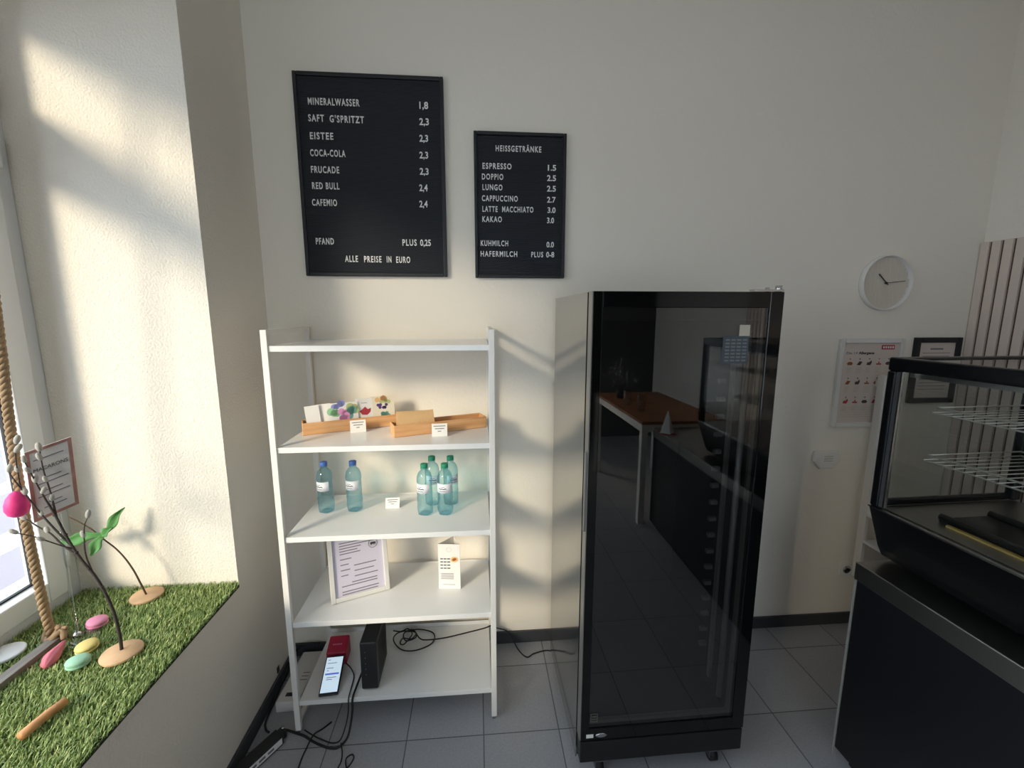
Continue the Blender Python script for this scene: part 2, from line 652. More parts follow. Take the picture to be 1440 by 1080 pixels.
def sash(y0, y1, z0, z1, wd=0.072):
    s = MB()
    s.box(GX0 + 0.012, GX1 + 0.012, y0, y0 + wd, z0, z1)
    s.box(GX0 + 0.012, GX1 + 0.012, y1 - wd, y1, z0, z1)
    s.box(GX0 + 0.012, GX1 + 0.012, y0 + wd, y1 - wd, z0, z0 + wd)
    s.box(GX0 + 0.012, GX1 + 0.012, y0 + wd, y1 - wd, z1 - wd, z1)
    so_ = s.build('window_sash', 'pvc', win, bevel=0.004)
    g = MB()
    a, b, c, d = y0 + wd, y1 - wd, z0 + wd, z1 - wd
    x0, x1 = -0.606, -0.594
    g.box(x0, x1, a, a + 0.006, c, d)
    g.box(x0, x1, b - 0.006, b, c, d)
    g.box(x0, x1, a + 0.006, b - 0.006, c, c + 0.006)
    g.box(x0, x1, a + 0.006, b - 0.006, d - 0.006, d)
    g.build('gasket', 'rubber', so_)
    box(-0.603, -0.597, a + 0.001, b - 0.001, c + 0.001, d - 0.001).build('pane', 'pane', so_)


for (a, b) in ((NY1 + 0.052, NY0 - 0.052),):
    sash(a, b, SILL + 0.052, 2.268)
    sash(a, b, 2.332, NT - 0.102, 0.06)
hg = MB()
for z in (2.20, 2.38, 0.85):
    hg.tube([(GX1 + 0.014, NY0 - 0.047, z - 0.045), (GX1 + 0.014, NY0 - 0.047, z + 0.045)], 0.009, 10)
hg.build('hinge', 'pvc', win)

# unseen glazed door, added behind the camera to let in more daylight
dw = bpy.data.objects.new('added_door', None)
C.objects.link(dw)
struct(dw)
b = MB()
for (y0, y1) in ((-5.00, -4.92), (-2.68, -2.60), (-3.84, -3.76)):
    b.box(GX0, GX1, y0, y1, 0.0, 2.90)
for (y0, y1) in ((-4.92, -3.84), (-3.76, -2.68)):
    b.box(GX0, GX1, y0, y1, 0.0, 0.14)
    b.box(GX0, GX1, y0, y1, 2.80, 2.90)
b.build('added_door_frame', 'pvc', dw, bevel=0.004)
for (y0, y1) in ((-4.92, -3.84), (-3.76, -2.68)):
    box(-0.603, -0.597, y0, y1, 0.14, 2.80).build('pane', 'pane', dw)

# unseen window, added in the rear wall as frontal fill daylight
w2 = bpy.data.objects.new('added_window', None)
C.objects.link(w2)
struct(w2)
b = MB()
for (x0, x1) in ((0.10, 0.17), (1.43, 1.50)):
    b.box(x0, x1, YR - 0.14, YR - 0.07, 0.4, 2.9)
b.box(0.17, 1.43, YR - 0.14, YR - 0.07, 0.4, 0.48)
b.box(0.17, 1.43, YR - 0.14, YR - 0.07, 2.82, 2.9)
b.build('window_frame', 'pvc', w2, bevel=0.004)
box(0.17, 1.43, YR - 0.11, YR - 0.104, 0.48, 2.82).build('pane', 'pane', w2)

# street outside
struct(box(-2.75, -0.65, -5.6, -5.42, -0.15, 4.5).build('sun_blocker_wall', 'pave'))  # unseen wall added to keep sun from entering by the glazed door
st = MB()
st.box(-2.1, -0.65, -12, 12, -0.35, -0.15)
struct(st.build('sidewalk', 'pave'))
struct(box(-2.3, -2.1, -12, 12, -0.35, -0.14).build('curb', 'curb', bevel=0.01))
rd = MB()
rd.box(-16, -2.3, -30, 30, -0.45, -0.27)
struct(rd.build('road', 'road'))
ln = MB()
for x in (-3.2, -4.5, -6.3):
    ln.box(x - 0.18, x + 0.18, -30, 30, -0.27, -0.267)
struct(ln.build('road_marking', 'curb'))
struct(box(-19, -16, -30, 30, -0.45, -0.12).build('far_sidewalk', 'pave'))

# ================================================================== SHELF UNIT
XL, XR, YF, YB = 0.18, 0.985, -0.432, -0.035
ZT = 1.647
su = thing('shelf_unit', 'tall white metal shelf unit with five shelves under the large menu board',
           'shelf', ((XL + XR) / 2, (YF + YB) / 2, 0))
hx, hy = (XR - XL) / 2, (YB - YF) / 2
pw = 0.011
for s in (-1, 1):
    fmb = MB()
    x0, x1 = s * hx - pw, s * hx + pw
    fmb.box(x0, x1, -hy - 0.006, -hy + 0.012, 0.012, ZT)
    fmb.box(x0, x1, hy - 0.012, hy + 0.006, 0.012, ZT)
    fmb.box(x0 + 0.002, x1 - 0.002, -hy + 0.012, hy - 0.012, ZT - 0.018, ZT)
    fmb.box(x0 + 0.002, x1 - 0.002, -hy + 0.012, hy - 0.012, 0.035, 0.053)
    sf = fmb.build('side_frame', 'steel_w', su, bevel=0.0015)
    for y in (-hy + 0.003, hy - 0.003):
        MB().tube([(s * hx, y, 0), (s * hx, y, 0.013)], 0.007, 10).build('foot', 'zinc', sf)
SHZ = [1.580, 1.204, 0.848, 0.487, 0.134]
for z in SHZ:
    sh = MB()
    sh.box(-hx + pw, hx - pw, -hy, hy - 0.004, z - 0.011, z + 0.010)
    sh.box(-hx + pw, hx - pw, hy - 0.006, hy - 0.004, z + 0.010, z + (0.030 if z < 0.2 else 0.013))
    sh.build('shelf_board', 'shelf_w', su, bevel=0.002)
Z1, Z2, Z3, Z4, Z5 = [z + 0.0104 for z in SHZ]


# ================================================================== TRAYS AND CARDS
def tray(label, loc, ang, ln_, wd, ht):
    t = thing('bamboo_tray', label, 'tray', loc, ang, 'bamboo trays on the second shelf')
    k = 0.007
    b = MB()
    b.box(0, ln_, 0, k, 0, ht)
    b.box(0, ln_, wd - k, wd, 0, ht)
    b.box(0, k, k, wd - k, 0, ht)
    b.box(ln_ - k, ln_, k, wd - k, 0, ht)
    b.build('rim', 'bamboo', t, bevel=0.003)
    box(k, ln_ - k, k, wd - k, 0, 0.006).build('bottom', 'bamboo_in', t)
    return t


A1, A2 = math.radians(22), math.radians(20.4)
T1 = Vector((0.222, -0.272, Z2))
T2 = Vector((0.597, -0.332, Z2))
tray('long bamboo tray holding white illustrated greeting cards, left one on the shelf', T1, A1, 0.385, 0.080, 0.050)
tray('long bamboo tray holding kraft envelopes, right one on the shelf, half empty', T2, A2, 0.398, 0.085, 0.048)


def card(name, label, cat, tr, ang, d, y, wd, ht, lean, m, art=None, roll=0.0, th=0.003, group='greeting cards in the left tray', zoff=0.0072):
    """a card standing in a tray: d along the tray, y across it, leaning back"""
    t = thing(name, label, cat, (0, 0, 0), 0, group)
    mw = Matrix.Translation(tr) @ Matrix.Rotation(ang, 4, 'Z') @ Matrix.Translation((d, y, zoff + abs(math.sin(roll)) * wd * (1 if roll > 0 else 0)))
    mw = mw @ Matrix.Rotation(-lean, 4, 'X') @ Matrix.Rotation(roll, 4, 'Y')
    t.matrix_world = mw
    t.location, t.rotation_euler = mw.to_translation(), mw.to_euler()
    b = MB()
    b.box(0, wd, 0, th, 0, ht)
    b.build('sheet', m, t)
    if art:
        art(t, wd, ht)
    return t


def blob(t, name, m, cx, cz, rx, rz, y=-0.0004, n=14, a=0.0, jag=0.0):
    vs_ = []
    for k in range(n):
        q = 2 * math.pi * k / n
        j = 1 + jag * random.uniform(-1, 1)
        x, z = rx * j * math.cos(q), rz * j * math.sin(q)
        vs_.append((cx + x * math.cos(a) - z * math.sin(a), cz + x * math.sin(a) + z * math.cos(a)))
    return MB().prism(vs_, 'y', y, y + 0.0006).build(name, m, t)


def art_heart(t, w_, h_):
    random.seed(3)
    for i, (m, lx) in enumerate((('c_blue', (.28, .82, .52, .88)), ('c_green', (.18, .55, .3, .42)), ('c_olive', (.75, .72, .85, .62)), ('c_pink', (.5, .42, .6, .5)), ('c_teal', (.74, .5, .66, .42)), ('c_pink', (.45, .28, .55, .2)))):
        g = MB()
        for q in range(2):
            cx, cz = lx[2 * q] * w_, (0.28 + 0.68 * lx[2 * q + 1]) * h_
            for e in range(2):
                n = 12
                ox, oz = random.uniform(-.012, .012), random.uniform(-.012, .012)
                rr = random.uniform(.012, .017)
                g.prism([(cx + ox + rr * math.cos(6.283 * k / n), cz + oz + rr * math.sin(6.283 * k / n)) for k in range(n)], 'y', -0.0004 - .0001 * i, 0.0002)
        g.build('heart_print', m, t)


def art_bird(t, w_, h_):
    g = MB()
    g.prism([(.2 * w_, .55 * h_), (.35 * w_, .42 * h_), (.65 * w_, .40 * h_), (.85 * w_, .5 * h_), (.9 * w_, .64 * h_), (.7 * w_, .6 * h_), (.55 * w_, .70 * h_), (.35 * w_, .6 * h_)], 'y', -0.0005, 0.0002)
    g.build('bird_print', 'c_red', t)
    b = MB()
    for k in range(4):
        b.box((.35 + .09 * k) * w_, (.40 + .09 * k) * w_, -0.0005, 0.0002, .82 * h_, .845 * h_)
    b.build('printed_text', 'ink', t)


def art_flowers(t, w_, h_):
    random.seed(5)
    for m, cx, cz, n_, rr in (('c_orange', .42, .90, 5, .011), ('c_olive', .6, .86, 4, .009), ('c_purple', .45, .66, 7, .007), ('c_teal', .55, .34, 7, .009)):
        g = MB()
        for k in range(n_):
            x = cx * w_ + random.uniform(-.018, .018)
            z = cz * h_ + random.uniform(-.008, .008)
            n = 8
            g.prism([(x + rr * math.cos(6.283 * q / n), z + rr * math.sin(6.283 * q / n)) for q in range(n)], 'y', -0.0005, 0.0002)
        g.build('flower_print', m, t)


LEAN = math.radians(14)
card('greeting_card', 'plain white greeting card at the left end of the left bamboo tray', 'card', T1, A1, 0.022, 0.012, 0.055, 0.108, LEAN, 'paper', roll=math.radians(-5))
card('greeting_card', 'plain white greeting card second from the left, partly behind the heart card', 'card', T1, A1, 0.060, 0.020, 0.06, 0.110, LEAN, 'paper', roll=math.radians(-3))
card('greeting_card', 'white greeting card with a multicoloured heart print', 'card', T1, A1, 0.100, 0.012, 0.122, 0.112, LEAN, 'paper', art_heart)
card('greeting_card', 'white greeting card with a small red bird print', 'card', T1, A1, 0.214, 0.018, 0.070, 0.122, LEAN, 'paper', art_bird)
card('greeting_card', 'blank cream card edge between the bird card and the flower card', 'card', T1, A1, 0.276, 0.022, 0.07, 0.124, LEAN, 'cream')
card('greeting_card', 'cream greeting card with orange, purple and green flower print', 'card', T1, A1, 0.283, 0.012, 0.093, 0.124, LEAN, 'cream', art_flowers)
card('envelope', 'front brown kraft envelope leaning in the right bamboo tray', 'envelope', T2, A2, 0.024, 0.013, 0.150, 0.082, math.radians(12), 'kraft', roll=math.radians(-3), group='kraft envelopes in the right tray')
card('envelope', 'rear brown kraft envelope whose left edge sticks out behind the front envelope', 'envelope', T2, A2, 0.016, 0.026, 0.150, 0.086, math.radians(12), 'kraft', roll=math.radians(2), group='kraft envelopes in the right tray')


def price_card(label, loc, ang, wd=0.062, ht=0.052):
    t = thing('price_card', label, 'price card', loc, ang, 'white price cards on the shelves')
    th = math.radians(14)
    b = MB()
    b.box(0, wd, 0, 0.001, 0, ht, Matrix.Rotation(-th, 4, 'X'))
    b.box(0, wd, 0, 0.001, 0, ht, Matrix.Translation((0, 2 * ht * math.sin(th), 0)) @ Matrix.Rotation(th, 4, 'X'))
    b.build('folded_card', 'paper', t)
    g = MB()
    for k, (a, e) in enumerate(((.12, .88), (.2, .8), (.38, .6))):
        z = ht * (0.78 - 0.2 * k)
        g.box(wd * a, wd * e, -0.0005, 0.0005, z, z + 0.003, Matrix.Rotation(-th, 4, 'X'))
    g.build('printed_text', 'ink', t)


price_card('small white folded price card leaning on the left bamboo tray', (0.405, -0.247, Z2), math.radians(19))
price_card('small white folded price card in front of the right bamboo tray', (0.746, -0.328, Z2), math.radians(5))
price_card('small white folded price card between the two bottle groups', (0.522, -0.203, Z3), math.radians(2), 0.06, 0.045)


# ================================================================== BOTTLES
def make_bottle(pet, cap):
    t = thing('water_bottle', '', 'bottle', (0, 0, 0), 0)
    pr = [(0.012, 0.006), (0.024, 0.0), (0.030, 0.004), (0.0325, 0.016), (0.033, 0.03), (0.0318, 0.038), (0.0328, 0.046), (0.0312, 0.056), (0.0325, 0.066), (0.031, 0.078), (0.0325, 0.09), (0.0325, 0.098),
          (0.0315, 0.10), (0.0315, 0.142), (0.0328, 0.145), (0.0328, 0.156), (0.031, 0.168), (0.0265, 0.181), (0.019, 0.190), (0.0135, 0.195), (0.013, 0.199), (0.016, 0.200), (0.016, 0.202), (0.012, 0.203), (0.012, 0.217)]

    def rm(j, a):
        return 1 + (0.05 * math.cos(7 * a + j * 0.9) if 3 < j < 10 else (0.06 * math.cos(5 * a) if j <= 2 else 0))
    MB().lathe(pr, 32, rmod=rm).build('body', pet, t)
    lb = MB()
    n = 20
    v = []
    for k in range(n + 1):
        a = math.radians(-175 + 130 * k / n)
        for r in (0.0320, 0.0327):
            v.append((r * math.cos(a), r * math.sin(a), 0.101))
            v.append((r * math.cos(a), r * math.sin(a), 0.141))
    fs = []
    for k in range(n):
        o = 4 * k
        fs += [(o + 2, o + 6, o + 7, o + 3), (o, o + 1, o + 5, o + 4), (o + 1, o + 3, o + 7, o + 5), (o, o + 4, o + 6, o + 2)]
    lb.add(v, fs, True)
    l = lb.build('label', 'label_w', t)
    pr2 = MB()
    for (a0, a1, z0, z1) in ((-150, -90, 0.118, 0.122), (-140, -105, 0.127, 0.129), (-145, -95, 0.109, 0.111)):
        vv = []
        m_ = 8
        for k in range(m_ + 1):
            a = math.radians(a0 + (a1 - a0) * k / m_)
            w_ = 0.0015 * math.sin(k * 2.1)
            vv += [(0.0331 * math.cos(a), 0.0331 * math.sin(a), z0 + w_), (0.0331 * math.cos(a), 0.0331 * math.sin(a), z1 + w_)]
        pr2.add(vv, [(2 * k, 2 * k + 2, 2 * k + 3, 2 * k + 1) for k in range(m_)], True)
    pr2.build('label_print', 'ink_dark', l)
    MB().lathe([(0.0145, 0.2035), (0.0155, 0.205), (0.0155, 0.2185), (0.0145, 0.2215), (0.004, 0.222)], 24,
               rmod=lambda j, a: 1 + (0.02 if int(a * 24 / math.pi) % 2 else 0)).build('cap', cap, t)
    return t


bb = make_bottle('pet_blue', 'cap_blue')
bb.location = (0.272, -0.205, Z3)
tag(bb, 'blue water bottle with blue cap, leftmost on the middle shelf', 'bottle', 'water bottles with blue caps')
b2 = copy_thing(bb)
b2.location = (0.392, -0.202, Z3)
b2.rotation_euler.z = math.radians(9)
tag(b2, 'blue water bottle with blue cap, nearer the small price card', 'bottle', 'water bottles with blue caps')
gb = make_bottle('pet_clear', 'cap_green')
gb.location = (0.702, -0.262, Z3)
tag(gb, 'green-capped water bottle at the front left of the cluster of four', 'bottle', 'water bottles with green caps')
for (x, y, a, lb_) in ((0.788, -0.266, 14, 'green-capped water bottle at the front right of the cluster of four'),
                       (0.724, -0.165, 40, 'green-capped water bottle at the back left of the cluster of four'),
                       (0.806, -0.168, 60, 'green-capped water bottle at the back right of the cluster of four')):
    q = copy_thing(gb)
    q.location = (x, y, Z3)
    q.rotation_euler.z = math.radians(a)
    tag(q, lb_, 'bottle', 'water bottles with green caps')

# ================================================================== FOURTH SHELF
FA = math.radians(22)
df = thing('document_frame', 'white picture frame with a printed lilac document leaning back on the fourth shelf', 'picture frame', (0.311, -0.337, Z4 + .0028), FA)
TL_ = Matrix.Rotation(-math.radians(9), 4, 'X')
fw, fh, bw = 0.242, 0.315, 0.019
b = MB()
b.box(0, bw, 0, 0.016, 0, fh, TL_)
b.box(fw - bw, fw, 0, 0.016, 0, fh, TL_)
b.box(bw, fw - bw, 0, 0.016, 0, bw, TL_)
b.box(bw, fw - bw, 0, 0.016, fh - bw, fh, TL_)
b.build('frame', 'fr_white', df, bevel=0.002)
dp = box(bw - 0.002, fw - bw + 0.002, 0.008, 0.011, bw - 0.002, fh - bw + 0.002, TL_).build('document', 'lilac', df)
g = MB()
random.seed(11)
rows = [(.2, .95), (.2, .9), (.2, .62), (.2, .55), (.2, .6), None, (.2, .42), None, (.2, .36), (.46, .9), (.2, .38), (.46, .85), (.2, .34), (.46, .92), None, (.4, .9), (.2, .9), None, (.2, .92), (.2, .9), (.2, .7)]
z = fh - 0.062
for rw in rows:
    z -= 0.0115
    if rw:
        g.box(fw * (rw[0] * .86 + .02), fw * (rw[1] * .86 + .02), 0.0070, 0.0082, z, z + 0.0035, TL_)
g.build('printed_text', 'ink', dp)
rg = MB()
n = 24
cx, cz, r0, r1 = fw * .76, fh - 0.098, 0.019, 0.0175
for k in range(n):
    a, e = 6.283 * k / n, 6.283 * (k + 1) / n
    rg.prism([(cx + r0 * math.cos(a), cz + r0 * math.sin(a)), (cx + r0 * math.cos(e), cz + r0 * math.sin(e)), (cx + r1 * math.cos(e), cz + r1 * math.sin(e)), (cx + r1 * math.cos(a), cz + r1 * math.sin(a))], 'y', 0.007, 0.0082, TL_)
rg.prism([(cx - .012, cz), (cx - .01, cz - .004), (cx + .011, cz - .003), (cx + .012, cz + .004), (cx + .004, cz + .006), (cx - .009, cz + .006)], 'y', 0.007, 0.0082, TL_)
for q in (-.009, -.005, .004, .009):
    rg.box(cx + q - .001, cx + q + .001, 0.007, 0.0082, cz - .008, cz - .002, TL_)
rg.build('emblem', 'ink_dark', dp)
box(fw * .45, fw * .55, 0.016, 0.0185, 0.02, fh * .75, TL_).build('back_panel', 'fr_white', df)
box(fw * .45, fw * .55, 0.0, 0.003, -0.002, 0.16, Matrix.Translation((0, .076, 0)) @ Matrix.Rotation(math.radians(12), 4, 'X')).build('easel_leg', 'fr_white', df)

bro = thing('brochure', 'tall white folded brochure with a small pastry picture standing on the fourth shelf', 'brochure', (0.749, -0.255, Z4), math.radians(-6))
BW, BH = 0.097, 0.212
pt = [(0, 0), (BW, 0), (BW * .62, 0.075)]
b = MB()
for i in range(3):
    p, q = Vector(pt[i]), Vector(pt[(i + 1) % 3])
    d = (q - p).normalized()
    nn = Vector((-d.y, d.x)) * 0.0012
    hh = BH if i != 1 else BH * 1.0
    b.prism([tuple(p), tuple(q), tuple(q + nn), tuple(p + nn)], 'z', 0, hh)
b.build('folded_sheet', 'paper', bro)
g = MB()
for k in range(4):
    for (a, e) in ((.1, .22), (.25, .38), (.41, .55)):
        zz = BH * (.66 - .07 * k)
        g.box(BW * a, BW * e, -0.0006, 0.0002, zz, zz + 0.006)
for k in range(5):
    zz = BH * (.34 - .03 * k)
    g.box(BW * .12, BW * .7, -0.0006, 0.0002, zz, zz + 0.0022)
g.box(BW * .2, BW * .75, -0.0006, 0.0002, BH * .09, BH * .09 + 0.002)
g.build('printed_text', 'ink', bro)
blob(bro, 'pastry_picture', 'c_orange', BW * .74, BH * .66, 0.017, 0.013, -0.0008, 14, 0, .1)
blob(bro, 'pastry_topping', 'c_brown', BW * .74, BH * .66, 0.011, 0.006, -0.0012, 12, .4, .2)
g = MB()
for k in range(16):
    a, e = 6.283 * k / 16, 6.283 * (k + 1) / 16
    g.prism([(BW * .5 + .011 * math.cos(a), BH * .88 + .011 * math.sin(a)), (BW * .5 + .011 * math.cos(e), BH * .88 + .011 * math.sin(e)), (BW * .5 + .0102 * math.cos(e), BH * .88 + .0102 * math.sin(e)), (BW * .5 + .0102 * math.cos(a), BH * .88 + .0102 * math.sin(a))], 'y', -0.0006, 0.0002)
g.build('round_emblem', 'sticker', bro)

# ================================================================== BOTTOM SHELF
# phone lying on its slanted stand, red card reader behind it
ph = thing('mobile_phone', 'black mobile phone with lit screen propped up on the bottom shelf', 'phone', (0.302, -0.419, Z5 + 0.001), math.radians(4))
PT = math.radians(22)
pm = Matrix.Rotation(PT, 4, 'X')
PL, PW = 0.156, 0.078
box(-PW / 2, PW / 2, 0, PL, 0.0, 0.010, pm).build('case', 'black_plastic', ph, bevel=0.004, seg=3)
sc = box(-PW / 2 + 0.005, PW / 2 - 0.005, 0.010, PL - 0.006, 0.0101, 0.0106, pm).build('screen', 'screen', ph)
for (a, e, v) in ((-.026, -.016, .138), (-.026, .012, .124), (-.026, .002, .104), (-.024, -.016, .094), (-.02, .02, .066), (-.02, .004, .058)):
    box(a, e, v, v + 0.003, 0.0107, 0.011, pm).build('text_line', 'ui_grey', sc)
box(-.028, .028, .078, .085, 0.0107, 0.011, pm).build('screen_button', 'ui_blue', sc)
wd_ = MB()
wd_.prism([(0.055, 0.0), (0.152, 0.0), (0.152, 0.152 * math.tan(PT) - 0.001), (0.055, 0.055 * math.tan(PT) - 0.001)], 'x', -0.02, 0.02)
wd_.build('prop', 'black_plastic', ph)

rd_ = thing('card_reader', 'red card payment reader standing just behind the phone on the bottom shelf', 'card reader', (0.284, -0.225, Z5), math.radians(3))
rb = MB()
rb.prism([(-0.030, 0.0), (0.055, 0.0), (0.055, 0.082), (0.045, 0.088), (-0.026, 0.064), (-0.030, 0.058)], 'x', -0.043, 0.043)
rb.build('housing', 'red_plastic', rd_, bevel=0.006, seg=3)
g = MB()
sl_ = math.atan2(0.024, 0.071)
mm = Matrix.Translation((0, -0.026, 0.0642)) @ Matrix.Rotation(sl_, 4, 'X')
for k in range(6):
    g.box(-0.021 + k * 0.007, -0.017 + k * 0.007, 0.032, 0.038, 0.0, 0.0008, mm)
g.build('lettering', 'mac_pink', rd_)

ro = thing('router', 'upright black router on the bottom shelf beside the phone', 'router', (0.433, -0.402, Z5), math.radians(0))
b = MB()
b.box(0, 0.068, 0, 0.19, 0.006, 0.222)
b.build('housing', 'black_plastic', ro, bevel=0.006, seg=3)
box(0.006, 0.062, 0.010, 0.18, 0.0, 0.008).build('base', 'rubber', ro)
for k in range(5):
    box(0.020, 0.0225, -0.0004, 0.0004, 0.178 - k * 0.026, 0.1805 - k * 0.026).build('indicator_light', 'ui_grey', ro)
g = MB()
for k in range(14):
    g.box(0.0676, 0.0684, 0.03 + k * 0.01, 0.034 + k * 0.01, 0.03, 0.20)
g.build('vent_slots', 'rubber', ro)


def cable(name, label, pts, r=0.003, cat='cable', m='black_cable', n=6, plug=None, group='black cables around the shelf unit'):
    t = MB().tube(smooth_path(pts, n), r, 8)
    o = t.build(name, m)
    return tag(o, label, cat, group)


za = Z5 + 0.006
cable('cable', 'coiled black cable on the bottom shelf behind the router, running right to the wall',
      [(0.508, -0.10, za + .03), (0.54, -0.085, za + .012), (0.575, -0.075, za + .016), (0.60, -0.12, za + .020), (0.57, -0.165, za + .008), (0.55, -0.16, za + .008), (0.56, -0.14, za + .018), (0.60, -0.15, za + .02), (0.62, -0.12, za + .022), (0.60, -0.09, za + .012),
       (0.56, -0.07, za), (0.63, -0.062, za), (0.70, -0.095, za), (0.70, -0.16, za), (0.63, -0.20, za), (0.56, -0.19, za), (0.515, -0.14, za + .012), (0.53, -0.09, za + .010),
       (0.60, -0.085, za + .012), (0.62, -0.13, za + .012), (0.575, -0.15, za + .012), (0.56, -0.11, za + .02), (0.60, -0.09, za + .022), (0.64, -0.14, za + .012), (0.68, -0.15, za + .010), (0.76, -0.13, za), (0.86, -0.105, za), (0.95, -0.085, za + .004), (0.985, -0.075, za + .008), (1.01, -0.055, 0.13), (1.03, -0.026, 0.10), (1.08, -0.024, 0.072), (1.12, -0.06, 0.006), (1.16, -0.115, 0.004), (1.20, -0.095, 0.004), (1.27, -0.08, 0.004), (1.34, -0.10, 0.004), (1.38, -0.05, 0.02), (1.40, -0.03, 0.06)], 0.003)
cable('cable', 'black cable hanging down in front of the back wall to the router, left of it',
      [(0.375, -0.026, Z4 - .03), (0.374, -0.026, 0.40), (0.374, -0.028, 0.30), (0.372, -0.05, 0.22), (0.385, -0.12, 0.175), (0.405, -0.18, 0.163), (0.427, -0.23, 0.168)], 0.003)
cable('cable', 'thick black cable hanging off the bottom shelf down to the power brick',
      [(0.4275, -0.30, 0.19), (0.418, -0.33, 0.172), (0.409, -0.38, 0.156), (0.405, -0.436, 0.149), (0.404, -0.446, 0.10), (0.40, -0.46, 0.06), (0.392, -0.49, 0.02), (0.365, -0.515, 0.005), (0.33, -0.515, 0.004), (0.29, -0.50, 0.004), (0.25, -0.48, 0.004), (0.21, -0.455, 0.004), (0.17, -0.44, 0.005), (0.13, -0.43, 0.012), (0.105, -0.435, 0.022)], 0.0045)
cable('cable', 'thin black cable from the phone over the shelf edge to the floor',
      [(0.343, -0.30, Z5 + .046), (0.36, -0.30, Z5 + .022), (0.380, -0.325, Z5 + .005), (0.385, -0.38, Z5 + .004), (0.388, -0.436, Z5 + .002), (0.386, -0.444, 0.09), (0.377, -0.465, 0.04), (0.362, -0.492, 0.010), (0.33, -0.494, 0.004), (0.29, -0.478, 0.0035), (0.25, -0.458, 0.0035), (0.20, -0.428, 0.004)], 0.0025)
cable('cable', 'black cable on the floor tiles running forward under the other cables',
      [(0.30, -0.40, 0.0035), (0.275, -0.43, 0.006), (0.255, -0.455, 0.014), (0.247, -0.48, 0.017), (0.24, -0.51, 0.008), (0.235, -0.55, 0.0035), (0.24, -0.62, 0.0035), (0.25, -0.72, 0.0035)], 0.003)
cable('cable', 'thin black cable looping on the floor tiles at the bottom edge',
      [(0.372, -0.508, 0.0155), (0.385, -0.54, 0.008), (0.39, -0.57, 0.003), (0.385, -0.60, 0.003), (0.39, -0.63, 0.003), (0.42, -0.60, 0.003), (0.435, -0.565, 0.003), (0.425, -0.548, 0.004), (0.408, -0.57, 0.0085), (0.43, -0.62, 0.0085), (0.47, -0.66, 0.003)], 0.0025)
cable('cable', 'short black cable running along the left baseboard beside the white box',
      [(0.13, -0.012 - .012, 0.075), (0.07, -0.022, 0.075), (0.03, -0.05, 0.07), (0.022, -0.12, 0.06), (0.02, -0.20, 0.03), (0.02, -0.30, 0.01), (0.025, -0.38, 0.008), (0.05, -0.43, 0.02), (0.072, -0.452, 0.03)], 0.0045)

wb = thing('white_box', 'flat white plastic box on the floor between the shelf unit and the left wall', 'box', (0.0, 0.0, 0), 0)
b = MB()
b.prism([(0.045, -0.335), (0.140, -0.335), (0.158, -0.045), (0.055, -0.045)], 'z', 0.0, 0.05)
b.build('casing', 'box_white', wb, bevel=0.005, seg=3)
box(0.075, 0.105, -0.305, -0.285, 0.0498, 0.0506).build('black_mark', 'black_plastic', wb)
g = MB()
for k in range(3):
    g.box(0.105, 0.135, -0.22 + k * 0.02, -0.216 + k * 0.02, 0.0498, 0.0505)
g.build('printed_text', 'ink', wb)

pb = thing('power_brick', 'black power brick with a white label on the floor by the left baseboard', 'power adapter', (0.0, 0.0, 0), 0)
pmx = Matrix.Translation((0.075, -0.535, 0)) @ Matrix.Rotation(math.radians(58), 4, 'Z')
box(-0.115, 0.085, -0.026, 0.026, 0.0, 0.042, pmx).build('housing', 'black_plastic', pb, bevel=0.005, seg=3)
lb = box(-0.10, 0.075, -0.0266, -0.0258, 0.008, 0.034, pmx).build('label', 'paper', pb)
g = MB()
for k in range(4):
    g.box(-0.09 + k * 0.035, -0.065 + k * 0.035, -0.0272, -0.0264, 0.016, 0.026, pmx)
g.build('printed_text', 'ink', lb)
box(0.085, 0.104, -0.016, 0.018, 0.006, 0.04, pmx).build('plug', 'black_plastic', pb, bevel=0.004)
MB().tube([pmx @ Vector((0.098, 0.0, 0.040)), pmx @ Vector((0.098, 0.0, 0.049))], 0.006, 8).build('metal_pin', 'chrome', pb)
tag(box(0.012, 0.0165, -0.205, -0.185, 0.075, 0.105).build('cable_clip', 'black_plastic', bevel=0.002), 'tiny dark clip on the left wall just above the baseboard', 'clip')
bpy.data.objects['cable_clip'].location.x = -0.012


# ================================================================== MENU BOARDS
def board(label, x0, x1, z0, z1, lines, cap, fw_):
    t = thing('menu_board', label, 'menu board', (x0, 0, z0), 0, 'black letter boards on the back wall')
    W_, H_ = x1 - x0, z1 - z0
    b = MB()
    b.box(0, fw_, -0.022, 0, 0, H_)
    b.box(W_ - fw_, W_, -0.022, 0, 0, H_)
    b.box(fw_, W_ - fw_, -0.022, 0, 0, fw_)
    b.box(fw_, W_ - fw_, -0.022, 0, H_ - fw_, H_)
    b.build('frame', 'board_frame', t, bevel=0.003)
    # grooved felt face
    pr = [(0, fw_)]
    st_ = 0.0065
    zz = fw_
    while zz < H_ - fw_ - st_:
        pr += [(-0.015, zz + 0.0008), (-0.015, zz + st_ - 0.0016), (-0.0135, zz + st_ - 0.0008), (-0.0135, zz + st_)]
        zz += st_
    pr += [(0, zz)]
    MB().prism(pr, 'x', fw_, W_ - fw_).build('felt_panel', 'felt', t)
    for (body, a, e, zb) in lines:
        text('lettering', body, 'letters', t, a, e, cap, (a - x0, -0.0165, zb - z0), R90, 0.0012, cap * 0.028, 1.25 if body[0] not in '0123' else 1.0)
    return t


